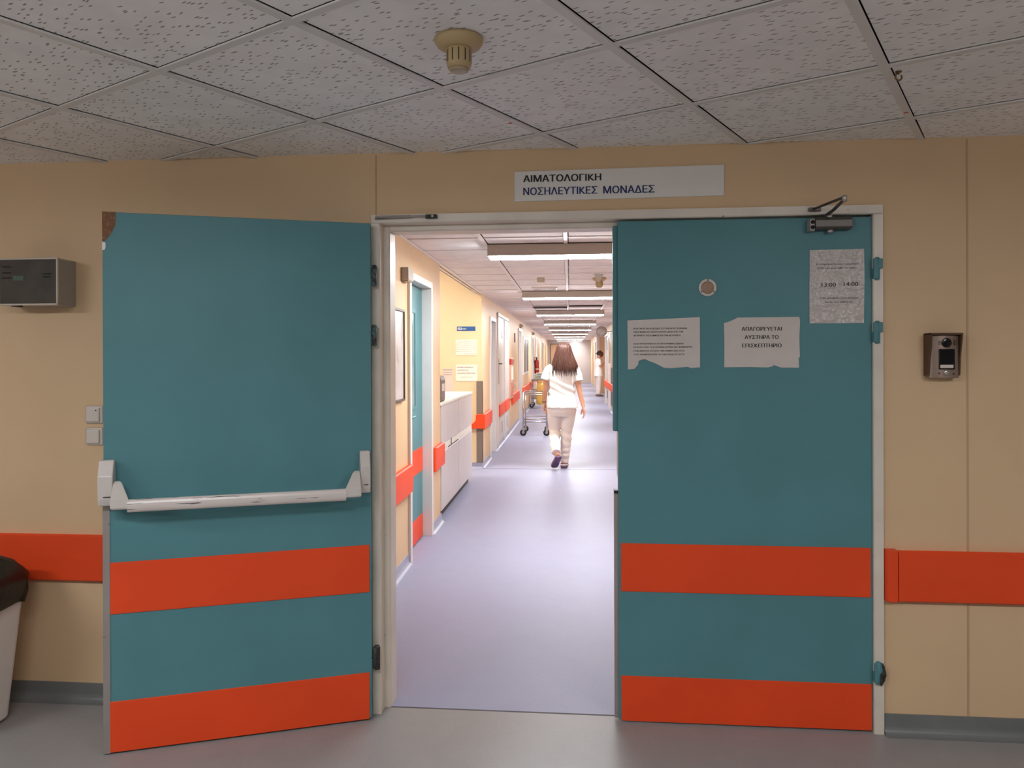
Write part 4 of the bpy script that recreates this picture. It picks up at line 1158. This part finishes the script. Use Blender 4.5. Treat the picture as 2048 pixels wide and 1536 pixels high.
for i, (z, hx, dx) in enumerate(((0.834, 0.22, 0.0), (0.882, 0.20, 0.02), (0.930, 0.17, 0.0), (0.978, 0.13, 0.03))):
    mb = MB(); mb.rings([sq(hx, 0.25, z0, 0.02, wob=0.006, seed=i * 5 + k) for k, z0 in enumerate((0.0, 0.009, 0.021, 0.03))])
    o = mb.build('folded_linen', 'linen'); place(o, (-0.88 + dx, 19.2, z - 0.004), 0.05 * i, True)
    tag(o, ['lowest folded pale linen of the stack on the second trolley', 'second folded linen up in the stack on the trolley', 'third folded linen up in the stack on the trolley', 'topmost folded linen of the stack on the second trolley'][i], 'linen', 'folded linen on the second trolley')
yb = thing('yellow_sack', 'bulging yellow sack hanging at the front of the linen trolley', 'sack', (-0.86, 18.72, 0.10), 0, None, True)
mb = MB(); mb.rings([sq(0.05, 0.04, 0.0, 0.03), sq(0.11, 0.09, 0.03, 0.07, wob=0.01, seed=1), sq(0.125, 0.10, 0.2, 0.08, wob=0.012, seed=2), sq(0.115, 0.09, 0.4, 0.08, wob=0.012, seed=3), sq(0.10, 0.08, 0.56, 0.06, wob=0.01, seed=4), sq(0.05, 0.04, 0.63, 0.03, wob=0.006, seed=5)]); mb.build('sack_body', 'yellowbag', yb)
mb = MB(); mb.rings([sq(0.035, 0.03, 0.625, 0.02), sq(0.07, 0.05, 0.69, 0.03, wob=0.012, seed=8)]); mb.build('tied_neck', 'yellowbag', yb)

# right side of the corridor
side_door(12, 19.0, 21.0, 2.10, XR, -1, 'whitedoor', 'white double doorway on the right before the standing person', depth=0.03, bands=False, slots=((0.35, 0.55, 0.22, 0.45), (1.2, 1.5, 0.20, 0.42)), pane=(1.15, 1.75, 1.68, 1.98, 'glassdark'))
wn = thing('window_2', 'narrow amber window on the right corridor wall under the clock', 'window', (XR, 17.75, 0), 0, None, True, 'structure')
mb = MB(); mb.box(0.0, 0.02, 0.06, 0.94, 1.28, 2.02); mb.build('glass_pane', 'glassyellow', wn)
mb = MB()
for q in ((0.0, 1.0, 0.0, 1.28), (0.0, 1.0, 2.02, 2.12), (0.0, 0.06, 1.28, 2.02), (0.94, 1.0, 1.28, 2.02)):
    mb.box(-0.02, 0.03, q[0], q[1], q[2], q[3], 0.003, 1)
mb.build('window_frame', 'white', wn)
mb = MB(); mb.box(-0.022, 0.0, 0.0, 1.05, 0.17, 1.18, 0.003, 1); o = mb.build('wall_guard', mat('charcoal_guard', (0.07, 0.055, 0.055), 0.5), None); place(o, (XR, 16.55, 0), 0, True); tag(o, 'dark grey guard plate low on the right corridor wall', 'wall guard')
rail_y(XR, -1, 16.42, 21.3, 'orange crash rail along the right corridor wall below the clock', True, True, 0.55)
rail_y(1.7, -1, 22.2, 24.4, 'orange crash rail in the recess beside the standing person', True, True, 0.60)
ck = thing('wall_clock', 'round grey clock on a bracket high on the right corridor wall', 'clock', (0.838, 17.5, 2.158), 0, None, True)
mb = MB(); mb.lathe([(0.140, 0.05), (0.148, 0.03), (0.148, -0.03), (0.140, -0.045), (0.128, -0.045), (0.126, -0.036)], (0, 0, 0), 'y', 40); mb.build('clock_case', 'housing', ck)
mb = MB(); mb.lathe([(0.128, -0.03), (0.128, -0.037), (0.004, -0.037)], (0, 0, 0), 'y', 40); mb.build('dial', 'clockface', ck)
mb = MB(); mb.prism([(-0.005, -0.006), (0.004, -0.008), (0.064, 0.052), (0.060, 0.056)], 'y', -0.040, -0.038); mb.build('hour_hand', 'ink', ck)
mb = MB(); mb.prism([(0.006, 0.004), (0.002, 0.008), (-0.070, -0.062), (-0.068, -0.066)], 'y', -0.0425, -0.0405); mb.build('minute_hand', 'ink', ck)
mb = MB()
for k in range(12):
    a = PI * k / 6
    c, s = math.cos(a), math.sin(a)
    mb.prism([(c * r - s * w_, s * r + c * w_) for r, w_ in ((0.10, -0.004), (0.12, -0.004), (0.12, 0.004), (0.10, 0.004))], 'y', -0.0385, -0.037)
mb.build('hour_marks', 'inkgrey', ck)
mb = MB(); mb.tube([(0.14, 0, 0.0), (0.272, 0, 0.0)], 0.012, 8); mb.box(0.262, 0.272, -0.04, 0.04, -0.05, 0.05); mb.build('bracket', 'housing', ck)
# pilaster strips in the recess
mb = MB(); mb.box(XR - 0.06, XR + 0.06, 27.34, 27.48, 0, ZCC, 0.004); struct(mb, 'trim_6', 'white', True)
mb = MB(); mb.box(XR - 0.035, XR, 28.86, 28.96, 0, 2.12, 0.003); mb.box(XR - 0.035, XR, 30.0, 30.1, 0, 2.12, 0.003); mb.box(XR - 0.035, XR, 28.86, 30.1, 2.08, 2.14, 0.003); struct(mb, 'trim_7', 'white', True)
mb = MB(); mb.box(XR + 0.04, XR + 0.08, 29.0, 30.0, 0.01, 2.08); o = struct(mb, 'door_13', 'brown', True)
mb = MB(); mb.box(XR - 0.01, XR + 0.01, 27.9, 28.4, 0.2, 0.95); struct(mb, 'trim_8', 'brown', True)

# ================================================================== PEOPLE
def ring_ell(c, rx, ry, n=28, p=2.3, rot=0.0):
    out = []
    for k in range(n):
        a = 2 * PI * k / n
        cx, sy = math.cos(a), math.sin(a)
        x = math.copysign(abs(cx) ** (2 / p), cx) * rx
        y = math.copysign(abs(sy) ** (2 / p), sy) * ry
        out.append(Vector((c[0] + x * math.cos(rot) - y * math.sin(rot), c[1] + x * math.sin(rot) + y * math.cos(rot), c[2])))
    return out

def remeshed(mb, name, material, parent, voxel, smooth=6, fold=None):
    me = mb.mesh(name + '_raw')
    o = bpy.data.objects.new(name + '_raw', me)
    COL.objects.link(o)
    m = o.modifiers.new('r', 'REMESH'); m.mode = 'VOXEL'; m.voxel_size = voxel; m.use_smooth_shade = True
    s = o.modifiers.new('s', 'SMOOTH'); s.iterations = smooth; s.factor = 0.5
    dg = bpy.context.evaluated_depsgraph_get()
    me2 = bpy.data.meshes.new_from_object(o.evaluated_get(dg))
    bpy.data.objects.remove(o)
    bpy.data.meshes.remove(me)
    me2.name = name
    if fold:
        ns = [(v.normal.copy()) for v in me2.vertices]
        for v, nn in zip(me2.vertices, ns):
            v.co += nn * fold(v.co)
    me2.materials.clear()
    me2.materials.append(M[material])
    for p in me2.polygons:
        p.use_smooth = True
    ob = bpy.data.objects.new(name, me2)
    COL.objects.link(ob)
    ob.parent = parent
    return ob

def hand(mb, wrist, d, side, palm_n, s=1.0, curl=0.5):
    """five-fingered relaxed hand; d: along the hand, side: towards the thumb, palm_n: out of the palm"""
    wrist = Vector(wrist); d = Vector(d).normalized(); side = Vector(side); side = (side - d * side.dot(d)).normalized(); pn = Vector(palm_n); pn = (pn - d * pn.dot(d) - side * pn.dot(side)).normalized()
    mb.tube([wrist - d * 0.01 * s, wrist + d * 0.02 * s, wrist + d * 0.05 * s, wrist + d * 0.085 * s, wrist + d * 0.095 * s], [0.025 * s, 0.030 * s, 0.040 * s, 0.040 * s, 0.034 * s], 14, flat=(0.42, pn))
    for k, (off, ln) in enumerate(((0.030, 0.072), (0.010, 0.080), (-0.010, 0.074), (-0.029, 0.058))):
        p = wrist + d * (0.088 * s) + side * off * s
        pts = [p - d * 0.012 * s, p]
        ang = 0.0
        for seg, fr in enumerate((0.45, 0.32, 0.23)):
            ang += curl * (0.55 + 0.25 * seg) + 0.08 * k * curl
            p = p + (d * math.cos(ang) + pn * math.sin(ang)) * ln * fr * s
            pts.append(p)
        mb.limb(pts, [0.0095 * s, 0.0095 * s, 0.0088 * s, 0.0082 * s, 0.0070 * s], 8)
    p = wrist + d * 0.022 * s + side * 0.026 * s
    t1 = (d * 0.7 + side * 0.55 + pn * 0.4).normalized()
    t2 = (d * 0.92 + side * 0.12 + pn * 0.45).normalized()
    mb.limb([p - side * 0.01 * s, p + t1 * 0.036 * s, p + t1 * 0.036 * s + t2 * 0.030 * s, p + t1 * 0.036 * s + t2 * 0.054 * s], [0.015 * s, 0.0120 * s, 0.0105 * s, 0.0085 * s], 9)

def head(mb, T):
    """T: matrix from head space (face towards +y, origin at the head centre) to the person"""
    def P(p):
        return T @ Vector(p)
    prof = [(-0.118, 0.030, 0.028, 0.055), (-0.108, 0.042, 0.045, 0.048), (-0.085, 0.055, 0.066, 0.024), (-0.055, 0.064, 0.080, 0.010), (-0.02, 0.070, 0.090, 0.002), (0.02, 0.074, 0.094, 0.0), (0.055, 0.073, 0.092, -0.004), (0.085, 0.062, 0.078, -0.006), (0.105, 0.043, 0.054, -0.008), (0.116, 0.018, 0.024, -0.008)]
    mb.rings([[P(v) for v in ring_ell((0, cy, z), rx, ry, 24, 2.15)] for z, rx, ry, cy in prof])
    # nose, brow, lips, chin, ears
    def E(c, r):
        out = []
        for i in range(1, 8):
            a = PI * i / 8
            out.append([P((c[0] + r[0] * math.sin(a) * math.cos(2 * PI * j / 12), c[1] + r[1] * math.sin(a) * math.sin(2 * PI * j / 12), c[2] + r[2] * math.cos(a))) for j in range(12)])
        mb.rings(out)
    mb.tube([P((0, 0.088, 0.012)), P((0, 0.100, -0.012)), P((0, 0.110, -0.034)), P((0, 0.098, -0.044))], [0.008, 0.010, 0.013, 0.009], 10)
    E((0.0, 0.093, -0.041), (0.017, 0.010, 0.008))
    E((0.0, 0.086, 0.022), (0.045, 0.010, 0.008))
    E((0.0, 0.090, -0.066), (0.023, 0.008, 0.005)); E((0.0, 0.088, -0.077), (0.020, 0.008, 0.006))
    E((0.0, 0.082, -0.104), (0.020, 0.014, 0.012))
    for s in (-1, 1):
        E((s * 0.040, 0.070, -0.035), (0.020, 0.016, 0.018))
        E((s * 0.074, -0.006, -0.010), (0.009, 0.020, 0.031))
        E((s * 0.078, -0.010, 0.006), (0.008, 0.014, 0.014))

def eyes(T, parent):
    mb = MB()
    for s in (-1, 1):
        mb.ell(T @ Vector((s * 0.031, 0.083, 0.002)), (0.013, 0.008, 0.008), 12, 8)
    return mb.build('eyes', 'eye', parent)

def hair_locks(T, rings_, n, seed, tipvar, half_open=2.2, rw=0.013):
    """locks of hair falling from the crown; rings_: (drop z, half width x, half depth y back, centre x)"""
    r = random.Random(seed)
    mb = MB()
    # scalp cap under the locks
    out = []
    for z, rx, ry, cx, cy in rings_[:4]:
        out.append([T @ Vector(v) for v in ring_ell((cx, cy, z), rx * 0.95, ry * 0.95, 24, 2.1)])
    mb.rings(out)
    for layer in range(2):
        for k in range(n):
            a = -PI / 2 + (k + r.uniform(-0.4, 0.4)) / (n - 1) * 2 * half_open - half_open
            stop = len(rings_) - r.uniform(0, tipvar) - (0.25 * layer)
            pts = []; rs = []
            steps = 16
            for i in range(steps):
                f = 0.25 + (stop - 1.25) * i / (steps - 1)
                i0 = min(int(f), len(rings_) - 2); fr = f - i0
                z, rx, ry, cx, cy = [rings_[i0][q] * (1 - fr) + rings_[i0 + 1][q] * fr for q in range(5)]
                k_in = 1.0 - 0.06 * layer
                wob = 0.004 * math.sin(i * 0.7 + k)
                pts.append(T @ Vector((cx + math.cos(a) * rx * k_in + wob, cy + math.sin(a) * ry * k_in, z)))
                t = i / (steps - 1)
                rs.append(rw * (0.55 + 0.75 * min(1, t * 3)) * (1.0 if t < 0.72 else max(0.12, (1 - t) / 0.28)))
            c = T @ Vector((rings_[0][3], rings_[0][4], 0))
            mid = pts[len(pts) // 2]
            ref = Vector((mid.x - c.x, mid.y - c.y, 0.0001)).normalized()
            mb.tube(pts, rs, 8, flat=(0.40, ref))
    return mb

def shoe(mb, T, L=0.26, W_=0.10, H=0.085):
    """closed clog with heel at y=0, toe at y=L, sole at z=0"""
    def P(x, y, z): return T @ Vector((x, y, z))
    out = []
    for f, wv, hv, lift in ((0.0, 0.30, 0.35, 0.004), (0.03, 0.36, 0.55, 0.0), (0.12, 0.40, 0.62, 0), (0.35, 0.38, 0.70, 0), (0.55, 0.44, 0.95, 0), (0.75, 0.50, 0.85, 0), (0.9, 0.44, 0.62, 0.003), (0.98, 0.26, 0.40, 0.010), (1.0, 0.12, 0.28, 0.014)):
        ring = []
        for k in range(16):
            a = 2 * PI * k / 16
            x = math.cos(a) * W_ * wv
            z = max(lift, lift + H * hv * (0.42 + 0.58 * math.sin(a)))
            ring.append(P(x, f * L, z))
        out.append(ring)
    mb.rings(out)

# ---- woman walking away down the corridor
wm = thing('person', 'woman in white tunic and off-white trousers walking away, long brown hair', 'person', (-0.183, 7.13, 0.0), TH)
hd = Matrix.Translation((0.030, 0.02, 1.565))
def woman_body():
    mb = MB()
    head(mb, hd)
    mb.tube([(0.012, -0.015, 1.36), (0.02, -0.005, 1.43), (0.028, 0.008, 1.50)], [0.075, 0.054, 0.056], 16)
    tor = [(0.78, -0.005, 0.0, 0.165, 0.115), (0.86, -0.004, -0.005, 0.172, 0.118), (0.95, 0.0, 0.0, 0.150, 0.100), (1.05, 0.004, 0.005, 0.135, 0.092), (1.16, 0.005, 0.005, 0.148, 0.100), (1.26, 0.006, 0.0, 0.160, 0.102), (1.34, 0.008, -0.01, 0.155, 0.085), (1.39, 0.010, -0.01, 0.105, 0.062), (1.41, 0.012, -0.01, 0.07, 0.05)]
    mb.rings([ring_ell((cx, cy, z), rx, ry) for z, cx, cy, rx, ry in tor])
    # arms
    mb.limb([(-0.155, -0.005, 1.335), (-0.190, -0.005, 1.25), (-0.212, 0.0, 1.16), (-0.222, 0.005, 1.06), (-0.232, 0.03, 0.97), (-0.240, 0.055, 0.875)], [0.050, 0.046, 0.040, 0.034, 0.033, 0.024])
    hand(mb, (-0.240, 0.055, 0.875), (-0.02, 0.06, -1), (0.25, 1, 0.05), (1, -0.2, 0), 1.0, 0.45)
    mb.limb([(0.170, -0.005, 1.335), (0.195, -0.012, 1.25), (0.216, -0.02, 1.15), (0.238, -0.022, 1.04), (0.262, -0.03, 0.94), (0.288, -0.05, 0.835)], [0.050, 0.046, 0.041, 0.035, 0.033, 0.024])
    hand(mb, (0.288, -0.05, 0.835), (0.16, -0.14, -1), (-0.2, 1, -0.1), (-1, -0.2, 0), 1.0, 0.35)
    # legs
    mb.limb([(-0.085, 0, 0.84), (-0.092, 0.02, 0.66), (-0.098, 0.05, 0.48), (-0.092, -0.06, 0.38), (-0.080, -0.20, 0.28), (-0.062, -0.285, 0.215)], [0.090, 0.080, 0.055, 0.055, 0.045, 0.034])
    mb.limb([(0.085, 0, 0.84), (0.072, 0.015, 0.66), (0.055, 0.025, 0.48), (0.050, 0.015, 0.32), (0.035, 0.0, 0.16), (0.028, 0.0, 0.07)], [0.090, 0.080, 0.055, 0.054, 0.040, 0.033])
    # feet inside the clogs
    mb.limb([(-0.062, -0.285, 0.205), (-0.080, -0.22, 0.13), (-0.10, -0.15, 0.06)], [0.032, 0.034, 0.024])
    mb.limb([(0.028, 0.0, 0.055), (0.030, 0.08, 0.05), (0.032, 0.16, 0.04)], [0.032, 0.034, 0.024])
    return mb
remeshed(woman_body(), 'body', 'skin', wm, 0.0055, 3)
eyes(hd, wm)
def tunic_fold(c):
    d = 0.009 * noise.noise(Vector((c.x * 5 + c.z * 7, c.y * 5, c.z * 11)))
    # slanting drag folds over the back
    d += 0.0085 * math.exp(-((c.z - 1.06) / 0.10) ** 2) * math.sin((c.z * 62 + c.x * 34))
    d += 0.004 * max(0, (0.98 - c.z) / 0.18) * math.sin(c.x * 44 + 1.0)
    return d
mb = MB()
tor = [(0.812, 0.004, -0.005, 0.216, 0.158), (0.825, 0.004, -0.005, 0.217, 0.158), (0.90, 0.004, -0.004, 0.198, 0.148), (0.98, 0.005, 0.0, 0.180, 0.132), (1.06, 0.006, 0.005, 0.168, 0.118), (1.16, 0.006, 0.005, 0.170, 0.118), (1.26, 0.008, 0.0, 0.178, 0.118), (1.325, 0.010, -0.01, 0.182, 0.100), (1.375, 0.012, -0.012, 0.140, 0.082), (1.402, 0.014, -0.012, 0.088, 0.066), (1.412, 0.014, -0.012, 0.07, 0.058)]
mb.rings([ring_ell((cx, cy, z), rx, ry) for z, cx, cy, rx, ry in tor])
mb.tube([(-0.120, -0.005, 1.355), (-0.165, -0.006, 1.325), (-0.200, -0.005, 1.265), (-0.222, -0.002, 1.195)], [0.058, 0.066, 0.064, 0.062], 18)
mb.tube([(0.140, -0.005, 1.355), (0.182, -0.008, 1.325), (0.208, -0.014, 1.255), (0.228, -0.020, 1.175)], [0.058, 0.066, 0.064, 0.062], 18)
remeshed(mb, 'tunic', 'tunic', wm, 0.007, 2, tunic_fold)
def trouser_fold(c):
    d = 0.004 * noise.noise(Vector((c.x * 9, c.y * 9, c.z * 7)))
    d += 0.0045 * math.exp(-((c.z - 0.44) / 0.12) ** 2) * math.sin(c.z * 60 + c.x * 25)
    d += 0.004 * math.exp(-((c.z - 0.20) / 0.10) ** 2) * math.sin(c.z * 85)
    return d
mb = MB()
mb.rings([ring_ell((-0.004, 0, z), rx, ry) for z, rx, ry in ((0.70, 0.155, 0.110), (0.76, 0.188, 0.135), (0.84, 0.196, 0.142), (0.90, 0.182, 0.132), (0.96, 0.165, 0.115))])
mb.tube([(-0.098, 0.0, 0.80), (-0.104, 0.018, 0.66), (-0.102, 0.045, 0.50), (-0.096, -0.04, 0.40), (-0.088, -0.16, 0.315), (-0.076, -0.25, 0.255), (-0.072, -0.275, 0.235)], [0.106, 0.094, 0.077, 0.075, 0.070, 0.066, 0.064], 20)
mb.tube([(0.092, 0.0, 0.80), (0.080, 0.013, 0.66), (0.064, 0.023, 0.50), (0.056, 0.015, 0.35), (0.042, 0.003, 0.19), (0.034, 0.0, 0.085), (0.033, 0.0, 0.07)], [0.108, 0.094, 0.076, 0.070, 0.061, 0.056, 0.055], 20)
remeshed(mb, 'trousers', 'trouser', wm, 0.007, 2, trouser_fold)
HR0 = [(0.128, 0.018, 0.020, 0.0, -0.012), (0.112, 0.058, 0.070, 0.0, -0.012), (0.075, 0.088, 0.104, 0.0, -0.012), (0.02, 0.100, 0.116, -0.001, -0.015), (-0.05, 0.118, 0.122, 0.0, -0.022), (-0.13, 0.140, 0.126, 0.004, -0.034), (-0.21, 0.160, 0.130, 0.010, -0.040), (-0.285, 0.164, 0.132, 0.012, -0.044)]
HR = [(z, rx * (1 + 0.17 * max(0, (0.05 - z) / 0.33)), ry, cx, cy) for z, rx, ry, cx, cy in HR0] + [(-0.345, 0.188, 0.132, 0.014, -0.046)]
hair_locks(hd, HR, 54, 4, 1.7, 2.15, 0.0115).build('hair', 'hair', wm)
# clogs
Tl = Matrix.Translation((-0.052, -0.290, 0.185)) @ Matrix.Rotation(math.radians(14), 4, 'Z') @ Matrix.Rotation(math.radians(-40), 4, 'X')
Tl = Matrix.Translation((-0.030, -0.325, 0.178)) @ Matrix.Rotation(math.radians(22), 4, 'Z') @ Matrix.Rotation(math.radians(-42), 4, 'X')
mb = MB(); shoe(mb, Tl, 0.25, 0.112, 0.075); mb.build('clog', 'clog', wm)
mb = MB(); mb.tube([Tl @ Vector((x, y, z)) for x, y, z in ((-0.046, 0.06, 0.030), (-0.045, 0.02, 0.045), (0, -0.010, 0.056), (0.045, 0.02, 0.045), (0.046, 0.06, 0.030))], 0.008, 8); mb.build('heel_strap', 'clogwhite', wm)
Tr = Matrix.Translation((0.022, -0.06, 0.0)) @ Matrix.Rotation(math.radians(-3), 4, 'Z')
mb = MB(); shoe(mb, Tr, 0.25, 0.112, 0.075); mb.build('clog', 'clog', wm)
mb = MB(); mb.tube([Tr @ Vector((x, y, z)) for x, y, z in ((-0.050, 0.05, 0.050), (-0.044, 0.0, 0.048), (0, -0.012, 0.047), (0.044, 0.0, 0.048), (0.050, 0.05, 0.050))], 0.007, 8); mb.build('heel_strap', 'clogwhite', wm)
mb = MB(); mb.tube([(-0.2395 + 0.0275 * math.cos(a), 0.052 + 0.0275 * math.sin(a), 0.888) for a in [2 * PI * k / 18 for k in range(19)]], 0.006, 8, flat=(1.0, (0, 0, 1))); mb.build('wrist_strap', 'strap', wm)

# ---- person in white standing in the recess, head bowed
p2 = thing('person', 'person in white uniform standing sideways with bowed head and dark brown bob', 'person', (0.845, 25.2, 0.0), TH - PI / 2 + 0.25)
hd2 = Matrix.Translation((0, 0.075, 1.545)) @ Matrix.Rotation(math.radians(-38), 4, 'X')
mb = MB()
head(mb, hd2)
mb.tube([(0, -0.02, 1.36), (0, 0.02, 1.43), (0, 0.05, 1.49)], [0.075, 0.055, 0.056], 16)
tor = [(0.80, 0, 0.0, 0.165, 0.120), (0.90, 0, 0.0, 0.165, 0.118), (1.02, 0, 0.0, 0.140, 0.100), (1.14, 0, 0.0, 0.148, 0.108), (1.26, 0, 0.0, 0.160, 0.105), (1.34, 0, -0.01, 0.155, 0.085), (1.39, 0, -0.01, 0.105, 0.062), (1.41, 0, -0.01, 0.07, 0.05)]
mb.rings([ring_ell((cx, cy, z), rx, ry) for z, cx, cy, rx, ry in tor])
for s in (-1, 1):
    mb.limb([(s * 0.165, -0.01, 1.335), (s * 0.195, -0.01, 1.22), (s * 0.205, 0.02, 1.09), (s * 0.165, 0.13, 1.13), (s * 0.095, 0.25, 1.20)], [0.048, 0.043, 0.037, 0.034, 0.024])
    hand(mb, (s * 0.095, 0.25, 1.20), (-s * 0.5, 0.75, 0.35), (-s * 0.2, -0.3, 1), (-s, -0.6, 0), 0.95, 0.6)
    mb.limb([(s * 0.085, 0, 0.84), (s * 0.085, 0.01, 0.66), (s * 0.08, 0.015, 0.48), (s * 0.08, 0.0, 0.30), (s * 0.08, -0.01, 0.08)], [0.090, 0.080, 0.056, 0.052, 0.034])
    mb.limb([(s * 0.08, -0.02, 0.05), (s * 0.085, 0.06, 0.045), (s * 0.09, 0.14, 0.035)], [0.030, 0.032, 0.024])
remeshed(mb, 'body', 'skin', p2, 0.0065, 3)
eyes(hd2, p2)
mb = MB()
tor = [(0.74, 0, 0.0, 0.205, 0.152), (0.86, 0, 0.0, 0.196, 0.148), (0.98, 0, 0.0, 0.178, 0.132), (1.08, 0, 0.0, 0.170, 0.124), (1.20, 0, 0.0, 0.176, 0.124), (1.30, 0, -0.005, 0.182, 0.108), (1.375, 0, -0.012, 0.140, 0.082), (1.41, 0, -0.012, 0.07, 0.058)]
mb.rings([ring_ell((cx, cy, z), rx, ry) for z, cx, cy, rx, ry in tor])
for s in (-1, 1):
    mb.tube([(s * 0.13, -0.01, 1.355), (s * 0.175, -0.01, 1.32), (s * 0.200, -0.008, 1.24), (s * 0.206, 0.0, 1.15)], [0.058, 0.066, 0.064, 0.062], 16)
remeshed(mb, 'tunic', 'tunic', p2, 0.009, 2, lambda c: 0.006 * noise.noise(Vector((c.x * 7 + c.z * 6, c.y * 7, c.z * 10))))
mb = MB()
mb.rings([ring_ell((0, 0, z), rx, ry) for z, rx, ry in ((0.70, 0.155, 0.110), (0.78, 0.186, 0.135), (0.86, 0.180, 0.132), (0.92, 0.165, 0.115))])
for s in (-1, 1):
    mb.tube([(s * 0.095, 0, 0.80), (s * 0.09, 0.01, 0.62), (s * 0.085, 0.012, 0.46), (s * 0.085, 0.0, 0.25), (s * 0.085, -0.01, 0.075)], [0.106, 0.092, 0.076, 0.070, 0.066], 18)
remeshed(mb, 'trousers', 'trouser', p2, 0.009, 2, lambda c: 0.004 * noise.noise(Vector((c.x * 9, c.y * 9, c.z * 7))))
for s in (-1, 1):
    mb = MB(); shoe(mb, Matrix.Translation((s * 0.085, -0.07, 0.0)), 0.25, 0.10, 0.075); mb.build('shoe', 'inkgrey', p2)
HB = [(0.128, 0.020, 0.022, 0, -0.012), (0.114, 0.062, 0.074, 0, -0.012), (0.078, 0.094, 0.112, 0, -0.012), (0.02, 0.108, 0.126, 0, -0.015), (-0.04, 0.112, 0.126, 0, -0.02), (-0.09, 0.100, 0.115, 0, -0.024)]
hair_locks(hd2, HB, 34, 9, 0.6, 2.45, 0.016).build('hair', 'hairdark', p2)
